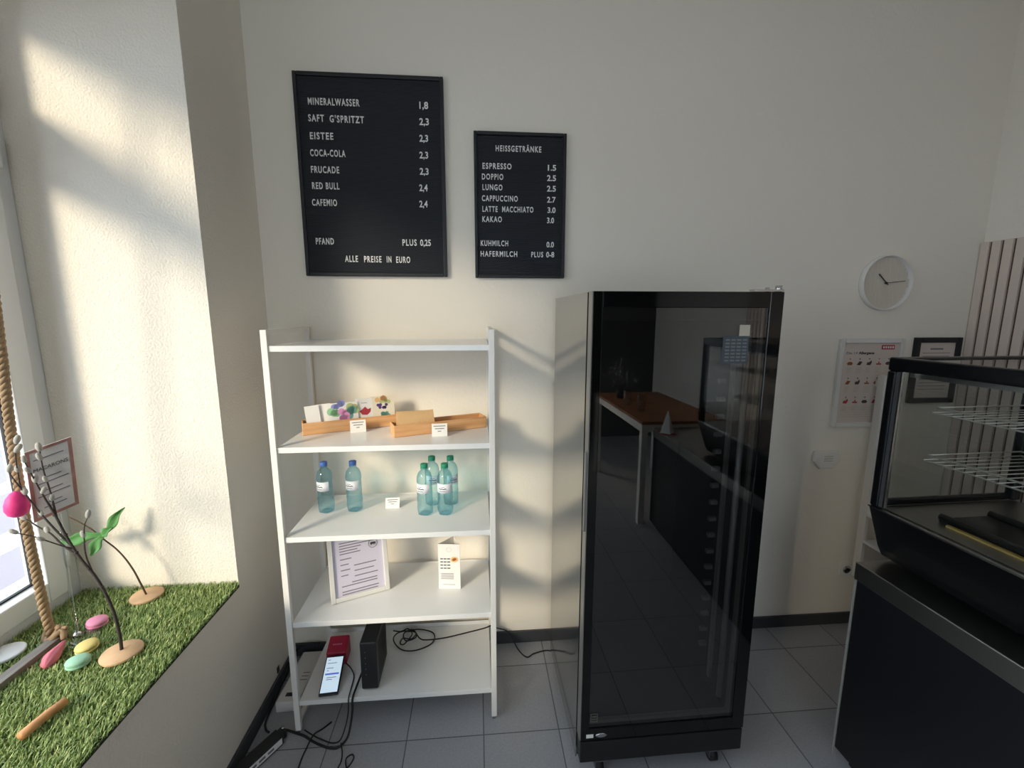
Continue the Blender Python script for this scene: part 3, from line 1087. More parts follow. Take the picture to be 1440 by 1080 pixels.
M['felt'] = mat('black_felt', rgb(37, 39, 45), 0.8)
B1 = [('MINERALWASSER', 0.245, 0.454, 2.562), ('1,8', 0.701, 0.738, 2.562), ('SAFT', 0.242, 0.306, 2.498), ("G'SPRITZT", 0.3285, 0.469, 2.497), ('2,3', 0.699, 0.739, 2.498), ('EISTEE', 0.244, 0.339, 2.429), ('2,3', 0.697, 0.734, 2.432),
      ('COCA-COLA', 0.240, 0.385, 2.362), ('2,3', 0.695, 0.732, 2.365), ('FRUCADE', 0.239, 0.355, 2.296), ('2,3', 0.694, 0.732, 2.299), ('RED BULL', 0.239, 0.352, 2.231), ('2,4', 0.690, 0.726, 2.232),
      ('CAFEMIO', 0.234, 0.338, 2.163), ('2,4', 0.688, 0.724, 2.165), ('PFAND', 0.239, 0.315, 2.003), ('PLUS', 0.609, 0.671, 2.002), ('0,25', 0.686, 0.733, 2.002), ('ALLE', 0.358, 0.4135, 1.930), ('PREISE', 0.440, 0.515, 1.929), ('IN', 0.538, 0.558, 1.929), ('EURO', 0.579, 0.640, 1.928)]
B2 = [('HEISSGETRÄNKE', 1.023, 1.223, 2.403), ('ESPRESSO', 0.965, 1.092, 2.330), ('1.5', 1.253, 1.290, 2.329), ('DOPPIO', 0.962, 1.056, 2.286), ('2.5', 1.250, 1.290, 2.286), ('LUNGO', 0.964, 1.052, 2.242), ('2.5', 1.250, 1.290, 2.242),
      ('CAPPUCCINO', 0.961, 1.120, 2.196), ('2.7', 1.251, 1.290, 2.195), ('LATTE  MACCHIATO', 0.963, 1.190, 2.151), ('3.0', 1.254, 1.290, 2.151), ('KAKAO', 0.962, 1.049, 2.108), ('3.0', 1.252, 1.284, 2.107),
      ('KUHMILCH', 0.954, 1.077, 2.005), ('0.0', 1.251, 1.285, 2.002), ('HAFERMILCH', 0.953, 1.118, 1.959), ('PLUS', 1.182, 1.236, 1.958), ('0-8', 1.250, 1.287, 1.958)]
board('large black letter board with the cold drinks price list, left on the wall', 0.189, 0.803, 1.868, 2.687, B1, 0.027, 0.016)
board('small black letter board with the hot drinks price list, right on the wall', 0.928, 1.335, 1.865, 2.482, B2, 0.024, 0.014)

# ================================================================== FRIDGE
FW, FD, FT = 0.616, 0.60, 1.771
fr = thing('display_fridge', 'tall black fridge with a tinted glass door on castors, right of the shelf unit', 'fridge', (1.286, -0.7233, 0), math.radians(0.42))
b = MB()
k = 0.035
b.box(0, k, 0.058, FD, 0.06, FT)
b.box(FW - k, FW, 0.058, FD, 0.06, FT)
b.box(k, FW - k, FD - k, FD, 0.06, FT)
b.box(k, FW - k, 0.058, FD - k, FT - 0.09, FT)
b.box(k, FW - k, 0.058, FD - k, 0.06, 0.19)
b.build('cabinet', 'fr_black', fr, bevel=0.002)
box(-0.004, 0.0005, 0.056, FD, 0.055, FT - 0.001).build('side_panel', 'fr_side', fr)
b = MB()
b.box(k, k + .002, 0.06, FD - k, 0.19, FT - 0.09)
b.box(FW - k - .002, FW - k, 0.06, FD - k, 0.19, FT - 0.09)
b.box(k + .002, FW - k - .002, FD - k - .002, FD - k, 0.19, FT - 0.09)
b.build('liner', 'fr_in', fr)
# door
dr = MB()
fb, fl, ft_ = 0.048, 0.030, 0.05
DZ = 0.180
dr.box(0, fl, 0.002, 0.046, DZ, FT)
dr.box(FW - 0.045, FW, 0.002, 0.046, DZ, FT)
dr.box(fl, FW - 0.045, 0.002, 0.046, DZ, DZ + fb)
dr.box(fl, FW - 0.045, 0.002, 0.046, FT - ft_, FT)
door = dr.build('door', 'fr_door', fr, bevel=0.002)
box(-0.003, 0.0, 0.004, 0.044, DZ, FT).build('door_edge', 'fr_edge', door)
box(fl, FW - 0.045, 0.006, 0.012, DZ + fb, FT - ft_).build('glass', 'fr_glass', door)
sp = MB()
sp.box(fl, FW - 0.045, 0.022, 0.034, DZ + fb, DZ + fb + 0.014)
sp.box(FW - 0.057, FW - 0.045, 0.022, 0.034, DZ + fb + .014, FT - ft_)
sp.box(fl, fl + 0.006, 0.022, 0.034, DZ + fb + .014, FT - ft_)
sp.build('glass_spacer', 'strip_dark', door)
hd = MB()
hd.box(-0.010, -0.003, 0.008, 0.022, 0.985, 1.26)
hd.build('handle', 'fr_edge', door, bevel=0.002)
box(0.020, 0.046, 0.0005, 0.002, DZ + 0.012, DZ + 0.026).build('label', 'paper', door)
MB().lathe([(0.021, 0), (0.021, 0.002), (0.015, 0.003)], 20, M4=Matrix.Translation((0.075, 0.002, DZ + 0.02)) @ Matrix.Rotation(math.radians(90), 4, 'X') @ Matrix.Diagonal((1, 0.42, 1, 1))).build('badge', 'chrome', door)
g = MB()
for (a, e, c_, d_) in ((0, .026, 0, .002), (0, .026, .032, .034), (0, .002, .002, .032), (.024, .026, .002, .032), (.005, .021, .020, .024), (.005, .021, .010, .012)):
    g.box(0.035 + a, 0.035 + e, 0.0045, 0.006, DZ + fb + 0.025 + c_, DZ + fb + 0.025 + d_)
g.build('corner_mark', 'strip_dark', door)
shx = FW - 0.045 - 0.145
sh_ = box(shx, shx + 0.085, 0.0046, 0.006, 1.545, 1.632).build('notice_sheet', 'sheet', door)
g = MB()
for i in range(4):
    for j in range(7):
        g.box(shx + 0.008 + i * .019, shx + 0.022 + i * .019, 0.004, 0.0048, 1.552 + j * .011, 1.557 + j * .011)
g.build('printed_text', 'tab', sh_)
box(shx + 0.052, shx + 0.086, 0.0042, 0.006, 1.633, 1.668).build('sticker', 'sticker', door)
# plinth, hinge, castors, inside fittings
b = MB()
b.box(0.0, FW, 0.004, 0.05, 0.085, 0.172)
b.build('plinth', 'fr_black', fr, bevel=0.003)
b = MB()
b.box(FW - 0.10, FW - 0.002, 0.004, 0.03, FT + 0.001, FT + 0.008)
b.tube([(FW - 0.012, 0.016, FT), (FW - 0.012, 0.016, FT + 0.02)], 0.010, 12)
b.tube([(FW - 0.05, 0.016, FT), (FW - 0.05, 0.016, FT + 0.014)], 0.006, 10)
b.build('hinge', 'chrome', fr)
for (x, y) in ((0.085, 0.05), (FW - 0.085, 0.05), (0.10, FD - 0.09), (FW - 0.085, FD - 0.09)):
    c_ = MB()
    c_.box(x - 0.026, x + 0.026, y - 0.026, y + 0.026, 0.058, 0.062)
    c_.box(x - 0.019, x - 0.015, y - 0.018, y + 0.016, 0.022, 0.058)
    c_.box(x + 0.015, x + 0.019, y - 0.018, y + 0.016, 0.022, 0.058)
    co = c_.build('castor', 'zinc', fr)
    MB().tube([(x - 0.013, y, 0.025), (x + 0.013, y, 0.025)], 0.025, 20).build('wheel', 'rubber', co)
ls = MB()
ls.tube([(FW - k - 0.016, 0.085, 0.24), (FW - k - 0.016, 0.085, FT - 0.13)], 0.011, 10)
ls.build('light_strip', 'strip', fr)
rk = MB()
rk.box(FW - k - 0.012, FW - k - 0.002, 0.165, 0.185, 0.24, FT - 0.16)
rail = rk.build('shelf_rail', 'strip', fr)
for i in range(17):
    z = 0.36 + i * 0.068
    MB().box(FW - k - 0.040, FW - k - 0.012, 0.20, 0.215, z, z + 0.016).build('shelf_tab', 'tab', rail)

# ================================================================== BACK WALL RIGHT
ck = thing('wall_clock', 'round white wall clock with cream face and dark hands', 'clock', (2.932, 0, 1.853), 0)
RM = Matrix.Rotation(math.radians(90), 4, 'X')
rim = MB()
rim.lathe([(0.120, 0.0), (0.131, 0.0), (0.133, 0.008), (0.132, 0.026), (0.130, 0.030), (0.127, 0.028), (0.125, 0.014), (0.124, 0.010)], 48, M4=RM)
rim.build('rim', 'clock_rim', ck)
fc = MB()
n_ = 24
for i in range(n_):
    x0 = -0.1235 + i * 0.247 / n_
    x1 = x0 + 0.247 / n_ - 0.0012
    h0 = math.sqrt(max(0.124 ** 2 - max(abs(x0), abs(x1)) ** 2, 1e-6))
    fc.box(x0, x1, -0.0125, -0.001, -h0, h0)
fc.build('face', 'clock_face', ck)
for nm, L_, ang, w_ in (('hour_hand', 0.062, -47, 0.0045), ('minute_hand', 0.098, 84, 0.003)):
    a = math.radians(ang)
    hb = MB()
    hb.box(-w_ / 2, w_ / 2, -0.019, -0.017, -0.012, L_, Matrix.Rotation(a, 4, 'Y'))
    hb.build(nm, 'hand', ck)
MB().lathe([(0.005, 0.012), (0.005, 0.021)], 12, M4=RM).build('hub', 'hand', ck)


def wall_frame(name, label, x0, x1, z0, z1, fw_, m_frame, m_paper):
    t = thing(name, label, 'picture frame', (x0, 0, z0), 0)
    W_, H_ = x1 - x0, z1 - z0
    b = MB()
    b.box(0, fw_, -0.02, 0, 0, H_)
    b.box(W_ - fw_, W_, -0.02, 0, 0, H_)
    b.box(fw_, W_ - fw_, -0.02, 0, 0, fw_)
    b.box(fw_, W_ - fw_, -0.02, 0, H_ - fw_, H_)
    b.build('frame', m_frame, t, bevel=0.003)
    p = box(fw_ - .002, W_ - fw_ + .002, -0.009, -0.002, fw_ - .002, H_ - fw_ + .002).build('print', m_paper, t)
    return t, p, W_, H_


t, p, W_, H_ = wall_frame('framed_poster', 'white framed allergen poster with small red food icons, below the clock', 2.733, 3.075, 1.131, 1.582, 0.022, 'fr_white', 'poster')
text('heading', 'Die 14', 'ink', p, 0, 0.058, 0.013, (0.042, -0.0096, H_ - 0.078), R90, 0.0004)
text('heading', 'Allergene', 'ink_dark', p, 0, 0.085, 0.013, (0.106, -0.0096, H_ - 0.078), R90, 0.0004, 0.0006)
bd = box(W_ - 0.115, W_ - 0.045, -0.0098, -0.009, H_ - 0.055, H_ - 0.033).build('red_badge', 'c_red', p)
g = MB()
for i in range(5):
    g.box(W_ - 0.108 + i * 0.0125, W_ - 0.1 + i * 0.0125, -0.0102, -0.0097, H_ - 0.049, H_ - 0.039)
g.build('badge_marks', 'paper', bd)
random.seed(21)
for r_ in range(3):
    for c_ in range(5):
        cx, cz = 0.066 + c_ * 0.052, H_ - 0.122 - r_ * 0.098
        if cx > W_ - 0.04:
            continue
        g = MB()
        kind = (r_ * 5 + c_) % 4
        if kind == 0:
            g.prism([(cx - .016, cz - .003), (cx - .010, cz - .011), (cx + .010, cz - .011), (cx + .016, cz - .003), (cx + .009, cz + .005), (cx - .008, cz + .005)], 'y', -0.0098, -0.009)
        elif kind == 1:
            g.prism([(cx - .014, cz - .010), (cx + .004, cz - .012), (cx + .015, cz + .006), (cx - .002, cz + .008)], 'y', -0.0098, -0.009)
        elif kind == 2:
            g.prism([(cx - .013, cz - .011), (cx + .007, cz - .012), (cx + .014, cz + .002), (cx + .010, cz + .013), (cx + .002, cz + .004), (cx - .011, cz + .002)], 'y', -0.0098, -0.009)
        else:
            g.prism([(cx - .012, cz - .010), (cx + .012, cz - .010), (cx + .014, cz - .003), (cx - .014, cz - .003)], 'y', -0.0098, -0.009)
            g.prism([(cx - .005, cz - .002), (cx + .005, cz - .002), (cx + .001, cz + .008)], 'y', -0.0098, -0.009)
        g.prism([(cx + .0035 * math.cos(q), cz + .020 + .0035 * math.sin(q)) for q in (0, 1.05, 2.1, 3.14, 4.2, 5.24)], 'y', -0.0098, -0.009)
        g.build('food_icon', random.choice(['c_red', 'c_brown', 'c_red', 'ink_dark']), p)
for r_ in range(3):
    for c_ in range(5):
        cx, cz = 0.066 + c_ * 0.052, H_ - 0.122 - r_ * 0.098
        if cx > W_ - 0.04:
            continue
        g = MB()
        for j in range(4):
            g.box(cx - .016, cx + random.uniform(.004, .017), -0.0095, -0.009, cz - .026 - j * .008, cz - .023 - j * .008)
        g.build('printed_text', 'sticker', p)
g = MB()
for j in range(5):
    g.box(0.04, W_ - 0.05, -0.0095, -0.009, 0.05 + j * .012, 0.0525 + j * .012)
g.build('printed_text', 'sticker', p)
t, p, W_, H_ = wall_frame('framed_certificate', 'small black framed certificate beside the allergen poster', 3.137, 3.39, 1.25, 1.586, 0.026, 'blk_frame', 'poster')
g = MB()
g.box(W_ * .36, W_ * .64, -0.0095, -0.009, H_ - .062, H_ - .054)
for j in range(12):
    g.box(W_ * .2, W_ * .8, -0.0095, -0.009, H_ - .08 - j * .017, H_ - .077 - j * .017)
g.build('printed_text', 'ink', p)

sn = thing('wall_sensor', 'small white hexagonal box on the wall below the allergen poster', 'sensor', (2.728, 0, 0.955), 0)
MB().prism([(-0.066, 0.048), (0.066, 0.048), (0.070, -0.004), (0.035, -0.044), (-0.035, -0.044), (-0.070, -0.004)], 'y', -0.022, 0.0).build('housing', 'clock_rim', sn, bevel=0.006, seg=3)
g = MB()
for j in range(3):
    g.box(-0.018, 0.03, -0.0226, -0.0218, 0.02 - j * .012, 0.024 - j * .012)
g.build('printed_text', 'sticker', sn)
sk = thing('wall_socket', 'white wall socket low on the back wall behind the counter corner', 'socket', (2.93, 0, 0.325), 0)
box(-0.04, 0.04, -0.009, 0, -0.04, 0.04).build('plate', 'clock_rim', sk, bevel=0.003)
MB().lathe([(0.022, 0.009), (0.021, 0.0096), (0.019, 0.002)], 24, M4=RM).build('socket_well', 'hand', sk)

sp = thing('slat_panel', 'pale rose vertical slat panel on the right wall behind the display case', 'wall panel', (RX - 0.0015, 0, 0), 0)
box(-0.008, 0, -3.2, -0.001, 0.07, 2.05).build('backing', 'slat_gap', sp)
g = MB()
y = -0.004
while y > -3.18:
    g.box(-0.020, -0.008, y - 0.036, y, 0.07, 2.05)
    y -= 0.049
g.build('slats', 'slat', sp, bevel=0.001)
tag(box(2.9505, 2.9535, -0.0008, 0.0, 3.0, 3.09).build('wall_scratch', 'paper'), 'thin pale scratch line high on the back wall', 'scratch')

# white wall-hung rack behind the counter: rails on the wall, shelves on brackets
rkx = thing('wall_rack', 'white rail rack fixed to the back wall behind the counter, beside the allergen poster', 'rack', (2.957, 0, 0), 0)
for x, zt_ in ((0.0, 1.40), (0.40, 0.74)):
    box(x - .011, x + .011, -0.062, -0.022, 0.30, zt_).build('rail', 'steel_w', rkx, bevel=0.002)
    box(x - .006, x + .006, -0.022, -0.0005, zt_ - .06, zt_ - .03).build('wall_bracket', 'steel_w', rkx)
for z in (0.52, 0.67):
    box(-0.011, 0.43, -0.34, -0.063, z - .008, z + .008).build('shelf_board', 'shelf_w', rkx, bevel=0.002)

# ================================================================== COUNTER AND DISPLAY CASE
KA = math.radians(1.5)
CL = 1.88
cn = thing('counter', 'black fronted counter with a stainless steel top, right foreground', 'counter', (2.278, -0.7072, 0), KA)
box(0.006, 0.66, -CL, -0.002, 0.06, 0.761).build('body', 'cn_black', cn)
box(0.05, 0.64, -CL + .03, -0.03, 0.0, 0.06).build('plinth', 'rubber', cn)
box(0.0015, 0.006, -0.006, 0.0, 0.02, 0.761).build('panel_edge', 'cn_edge', cn)
box(-0.004, 0.67, -CL, 0.0, 0.761, 0.826).build('worktop', 'steel', cn, bevel=0.003)

KL = 1.25
cs = thing('display_case', 'black countertop glass display case with chrome wire shelves on the steel counter', 'display case', (2.30, -0.702, 0.826), KA)
ZB, ZG, ZTOP = 0.012, 0.210, 0.735
# base: tapering black trough
b = MB()
b.prism([(0.0, ZG), (0.055, 0.055), (0.075, ZB + .008), (0.10, ZB), (0.50, ZB), (0.54, 0.04), (0.57, ZG)], 'y', -KL, 0.0)
b.build('base', 'cs_black', cs, bevel=0.004, seg=2)
for y in (-0.12, -KL + 0.12):
    MB().box(0.14, 0.46, y - 0.03, y + 0.03, 0.0, ZB).build('foot', 'rubber', cs)
box(-0.003, 0.010, -KL, 0.0, ZG, ZG + 0.005).build('sill_strip', 'alu', cs)
# posts and rails
fwd = 0.036
b = MB()
D = 0.57
for (x0, x1) in ((0.0, 0.034), (D - 0.034, D)):
    for (y0, y1) in ((-0.03, 0.0), (-KL, -KL + 0.03)):
        b.box(x0, x1, y0, y1, ZG + .005, ZTOP - 0.045)
b.box(0, 0.03, -KL, 0.0, ZTOP - 0.045, ZTOP)
b.box(D - 0.03, D, -KL, 0.0, ZTOP - 0.045, ZTOP)
b.box(0.03, D - 0.03, -0.03, 0.0, ZTOP - 0.035, ZTOP)
b.box(0.03, D - 0.03, -KL, -KL + 0.03, ZTOP - 0.035, ZTOP)
b.box(0.034, D - 0.034, -0.02, 0.0, ZG + .005, ZG + 0.028)
b.build('frame', 'cs_black', cs, bevel=0.007, seg=3)
g = MB()
g.box(0.003, 0.012, -0.046, -0.032, ZG + .012, ZTOP - 0.047)
g.build('gasket', 'cs_grey', cs)
box(0.002, 0.013, -0.052, -0.046, ZG + .012, ZTOP - 0.047).build('edge_trim', 'alu', cs)
box(0.006, 0.012, -KL + .032, -0.052, ZG + .006, ZTOP - 0.044).build('front_glass', 'cs_glass', cs)
box(0.035, D - 0.035, -0.014, -0.008, ZG + .029, ZTOP - 0.036).build('end_glass', 'cs_glass', cs)
box(0.031, D - 0.031, -KL + .031, -0.031, ZTOP - 0.012, ZTOP - 0.006).build('top_glass', 'cs_glass', cs)
box(D - 0.02, D - 0.014, -KL + .031, -0.031, ZG + .006, ZTOP - 0.046).build('rear_glass', 'cs_glass', cs)
box(0.02, D - 0.025, -KL + .03, -0.032, ZG, ZG + 0.006).build('deck', 'steel', cs)
lt = box(0.032, 0.062, -KL + .05, -0.05, ZTOP - 0.062, ZTOP - 0.046).build('light_channel', 'steel', cs)


def wire_shelf(z, y0, x0, x1, nstep):
    r = MB()
    yb = -KL + 0.05
    for (x, zz) in ((x0, z), (x0 + 0.012, z + 0.018), (x1, z), (x1 - 0.012, z + 0.018)):
        r.tube([(x, y0, zz), (x, yb, zz)], 0.0028, 6)
    y = y0
    while y > yb:
        r.tube([(x0 - 0.003, y, z + 0.002), (x1 + 0.003, y, z + 0.002)], 0.0017, 6)
        y -= nstep
    r.tube([(x0 + 0.012, y0, z + 0.018), (x1 - 0.012, y0, z + 0.018)], 0.0024, 6)
    o = r.build('wire_shelf', 'wire', cs)
    for yy in (y0 - 0.02, yb + 0.02):
        MB().tube([(D - 0.03, yy, z - 0.006), (x1 - .05, yy, z - 0.006)], 0.005, 8).build('shelf_bracket', 'cs_black', o)


wire_shelf(0.386, -0.045, 0.14, 0.52, 0.030)
wire_shelf(0.550, -0.045, 0.145, 0.52, 0.030)
ty = thing('serving_tray', 'dark tray with an ochre front edge on the floor of the display case', 'tray', (2.30, -0.702, 0.826), KA)
b = MB()
b.box(0.11, 0.30, -0.62, -0.14, ZG + 0.0062, ZG + 0.014)
b.tube([(0.115, -0.14, ZG + 0.02), (0.115, -0.62, ZG + 0.02)], 0.011, 10)
b.tube([(0.295, -0.14, ZG + 0.02), (0.295, -0.62, ZG + 0.02)], 0.011, 10)
b.build('plate', 'tray_dark', ty)
box(0.085, 0.098, -0.50, -0.18, ZG + 0.0062, ZG + 0.012).build('front_strip', 'brass', ty)

# ================================================================== TABLE SEEN IN THE FRIDGE DOOR
tb = thing('wooden_table', 'brown wooden table with white square legs, mirrored in the fridge door', 'table', (2.25, -2.62, 0), 0)
box(0, 0.70, -1.30, 0, 0.84, 0.865).build('table_top', 'table_w', tb, bevel=0.003)
b = MB()
b.box(0.004, 0.054, -1.29, -0.01, 0.78, 0.84)
b.box(0.646, 0.696, -1.29, -0.01, 0.78, 0.84)
b.box(0.054, 0.646, -0.06, -0.01, 0.78, 0.84)
b.box(0.054, 0.646, -1.29, -1.24, 0.78, 0.84)
b.build('apron', 'table_leg', tb)
for x in (0.004, 0.646):
    for y in (-0.06, -1.29):
        box(x, x + 0.05, y, y + 0.05, 0, 0.78).build('leg', 'table_leg', tb, bevel=0.003)
for i, (x, y, lb_) in enumerate(((2.40, -3.02, 'patterned drinking glass with copper scribbles on the wooden table, nearer the counter'),
                                 (2.37, -3.28, 'patterned drinking glass with copper scribbles on the wooden table, farther from the counter'))):
    t = thing('tumbler', lb_, 'glass', (x, y, 0.865), 0, 'patterned glasses on the table')
    MB().lathe([(0.030, 0.0), (0.034, 0.006), (0.040, 0.14), (0.038, 0.14), (0.032, 0.010), (0.002, 0.008)], 24).build('cup', 'tumbler', t)
    g = MB()
    random.seed(30 + i)
    for q in range(26):
        a, z = random.uniform(0, 6.283), random.uniform(0.02, 0.12)
        pts = []
        for s_ in range(5):
            a += random.uniform(-.12, .2)
            z += random.uniform(-.008, .008)
            rr = 0.0345 + 0.006 * z / 0.14 + 0.0012
            pts.append((rr * math.cos(a), rr * math.sin(a), z))
        g.tube(pts, 0.0013, 5)
    g.build('painted_pattern', 'cn_copper', t)
tw = thing('glitter_bunch', 'bunch of silver glitter twigs in a small pot on the wooden table', 'decoration', (2.42, -3.62, 0.865), 0)
MB().lathe([(0.035, 0), (0.045, 0.08), (0.042, 0.08), (0.03, 0.01)], 20).build('pot', 'cs_black', tw)
g, g2 = MB(), MB()
random.seed(40)
for q in range(26):
    a = random.uniform(0, 6.283)
    e = Vector((random.uniform(0.02, .2) * math.cos(a), random.uniform(.02, .2) * math.sin(a), random.uniform(0.16, 0.42)))
    g.tube([(0, 0, 0.03), tuple(e * .5 + Vector((0, 0, .04))), tuple(e)], 0.0015, 5)
    for s_ in range(5):
        p = e * random.uniform(.6, 1) + Vector((random.uniform(-.02, .02), random.uniform(-.02, .02), random.uniform(-.02, .02)))
        g2.ball(p, .005, .005, .005, 6)
g.build('twigs', 'bark', tw)
g2.build('glitter_beads', 'glitter', tw)
tc_ = thing('tent_card', 'white cone-shaped folded card on the end of the counter', 'card', (2.36, -2.42, 0.826), 0)
MB().lathe([(0.055, 0), (0.004, 0.17)], 4, smooth=False).build('folded_card', 'paper', tc_)
box(-0.05, 0.05, -0.05, 0.05, 0, 0.006).build('foot', 'red_plastic', tc_)

# ================================================================== WINDOW SILL DECORATION
GX = -0.562
GZ = 0.668     # mat backing top
gm = thing('grass_mat', 'green artificial grass mat covering the window sill', 'grass mat', (0, 0, 0), 0)
box(GX + .004, 0.004, NY1 + 0.003, NY0 - 0.003, SILL + 0.0006, GZ).build('backing', 'mat_back', gm)
N = 78000
bx = rng.uniform(GX + 0.006, 0.006, N)
by = rng.uniform(NY1 + 0.004, NY0 - 0.004, N)
az = rng.normal(0.9, 1.6, N)
hgt = rng.uniform(0.012, 0.024, N)
ben = rng.uniform(0.004, 0.020, N)
wv = rng.uniform(0.0008, 0.0016, N)
dx, dy = np.cos(az), np.sin(az)
px, py = -dy * wv, dx * wv
V = np.zeros((N, 5, 3))
V[:, 0] = np.stack([bx - px, by - py, np.full(N, GZ - 0.001)], 1)
V[:, 1] = np.stack([bx + px, by + py, np.full(N, GZ - 0.001)], 1)
mx_, my_ = bx + dx * ben * .35, by + dy * ben * .35
V[:, 2] = np.stack([mx_ + px * .9, my_ + py * .9, GZ + hgt * .6], 1)
V[:, 3] = np.stack([mx_ - px * .9, my_ - py * .9, GZ + hgt * .6], 1)
V[:, 4] = np.stack([bx + dx * ben, by + dy * ben, GZ + hgt], 1)
V[:, :, 1] = np.clip(V[:, :, 1], NY1 + 0.004, NY0 - 0.002)
V[:, :, 0] = np.clip(V[:, :, 0], GX + 0.004, 0.016)
me = bpy.data.meshes.new('grass_blades')
idx = np.arange(N) * 5
fq = np.stack([idx, idx + 1, idx + 2, idx + 3], 1)
ft3 = np.stack([idx + 3, idx + 2, idx + 4], 1)
me.from_pydata(V.reshape(-1, 3).tolist(), [], fq.tolist() + ft3.tolist())
me.materials.append(M['grass'])
ob = bpy.data.objects.new('grass_blades', me)
C.objects.link(ob)
ob.parent = gm
ob['kind'] = 'stuff'
GT = GZ + 0.014   # where things rest in the pile


def disc(m, parent, c, r, th=0.010):
    pr = [(r * .97, 0), (r, th * .3), (r, th * .8), (r * .98, th), (0.001, th)]
    return MB().lathe(pr, 40, c=c, rmod=lambda j, a: 1 + .012 * math.sin(3 * a) + .008 * math.sin(7 * a)).build('wood_disc', m, parent)


# big willow branch
wb_ = thing('willow_branch', 'large dark pussy willow branch standing in a pale wood disc on the grass mat', 'branch', (-0.155, -0.778, GT), 0)
O_ = Vector(wb_.location)
disc('disc', wb_, (0, 0, 0), 0.052)
rnd = random.Random(5)


def br(pts, r0, r1, dep):
    """pts as seen from the front (x,z); dep = depth swing of the branch"""
    q = []
    for i, (x, z) in enumerate(pts):
        q.append(Vector((x, -0.77 + dep[0] + (dep[1] - dep[0]) * i / (len(pts) - 1), z)) - O_)
    s_ = smooth_path(q, 4)
    n = len(s_)
    return s_, [r0 + (r1 - r0) * i / (n - 1) for i in range(n)]


BR = dict(
    main=([(-0.161, 0.688), (-0.160, 0.741), (-0.166, 0.815), (-0.183, 0.886), (-0.204, 0.942), (-0.226, 0.98), (-0.247, 1.026), (-0.263, 1.071), (-0.278, 1.12), (-0.294, 1.168)], .0048, .0030, (0, 0)),
    a=([(-0.278, 1.12), (-0.289, 1.174), (-0.301, 1.217), (-0.314, 1.253), (-0.323, 1.287), (-0.330, 1.312)], .0028, .0014, (0, .04)),
    b=([(-0.270, 1.10), (-0.294, 1.189), (-0.299, 1.228), (-0.304, 1.27), (-0.306, 1.301)], .0026, .0013, (0, -.03)),
    c=([(-0.226, 0.98), (-0.257, 1.008), (-0.292, 1.032), (-0.325, 1.063), (-0.36, 1.079), (-0.395, 1.098), (-0.429, 1.115)], .0030, .0016, (0, .05)),
    d=([(-0.256, 1.042), (-0.293, 1.088), (-0.331, 1.143), (-0.361, 1.192), (-0.39, 1.239), (-0.404, 1.263)], .0030, .0016, (0, .02)),
    e=([(-0.247, 1.026), (-0.262, 1.042), (-0.287, 1.065), (-0.312, 1.088), (-0.337, 1.105)], .0022, .0013, (0, -.05)),
    f=([(-0.205, 0.945), (-0.224, 0.996), (-0.229, 1.041), (-0.228, 1.085), (-0.223, 1.107)], .0024, .0012, (0, .03)),
    g=([(-0.361, 1.192), (-0.376, 1.209), (-0.381, 1.272), (-0.381, 1.314), (-0.379, 1.338)], .0018, .0012, (.015, .03)),
)
paths = {}
for kx, (pts, r0, r1, dep) in BR.items():
    s_, rs = br(pts, r0, r1, dep)
    paths[kx] = s_
    t_ = MB().tube(s_, rs, 7)
    if kx == 'main':
        for i in range(3, len(s_) - 2, 5):
            t_.ball(s_[i], .0058, .0058, .0045, 6)
    t_.build('trunk' if kx == 'main' else 'twig', 'bark', wb_)
CT = [('g', 1.0), ('g', .75), ('a', 1.0), ('b', 1.0), ('a', .82), ('b', .8), ('b', .6), ('g', .45), ('a', .45), ('a', .2), ('b', .35), ('d', .95), ('d', .6), ('e', 1.0), ('e', .6), ('f', 1.0), ('f', .6), ('c', .55), ('c', .9), ('d', .35)]
for i, (kx, tt) in enumerate(CT):
    s_ = paths[kx]
    j = min(int(tt * (len(s_) - 1)), len(s_) - 2)
    p, dr_ = s_[j + 1 if tt == 1 else j], (s_[j + 1] - s_[j]).normalized()
    side = Vector((rnd.uniform(-1, 1), rnd.uniform(-1, 1), .6)).normalized()
    ax = (dr_ + (side * .9 if tt < 1 else side * .2)).normalized()
    q = ax.to_track_quat('Z', 'Y').to_matrix().to_4x4()
    ln_ = rnd.uniform(.011, .015)
    c_ = MB()
    c_.ball(p + ax * (ln_ * .8), ln_ * .52, ln_ * .52, ln_, 10, q)
    c_.build('catkin', 'catkin', wb_)

# small stem with a green leaf
ss = thing('leaf_stem', 'thin bent stem with green leaves standing in a wood disc near the corner', 'branch', (-0.282, -0.494, GT), 0)
O2 = Vector(ss.location)
disc('disc', ss, (0, 0, 0), 0.050)
stp = [(-0.282, -.494, 0.685), (-0.299, -.494, 0.74), (-0.313, -.495, 0.786), (-0.335, -.495, 0.834), (-0.361, -.497, 0.877), (-0.392, -.50, 0.914), (-0.421, -.505, 0.955), (-0.452, -.51, 0.986), (-0.483, -.515, 1.011)]
s_ = smooth_path([Vector(p) - O2 for p in stp], 5)
MB().tube(s_, [.0032 - .0014 * i / (len(s_) - 1) for i in range(len(s_))], 7).build('stem', 'twig', ss)


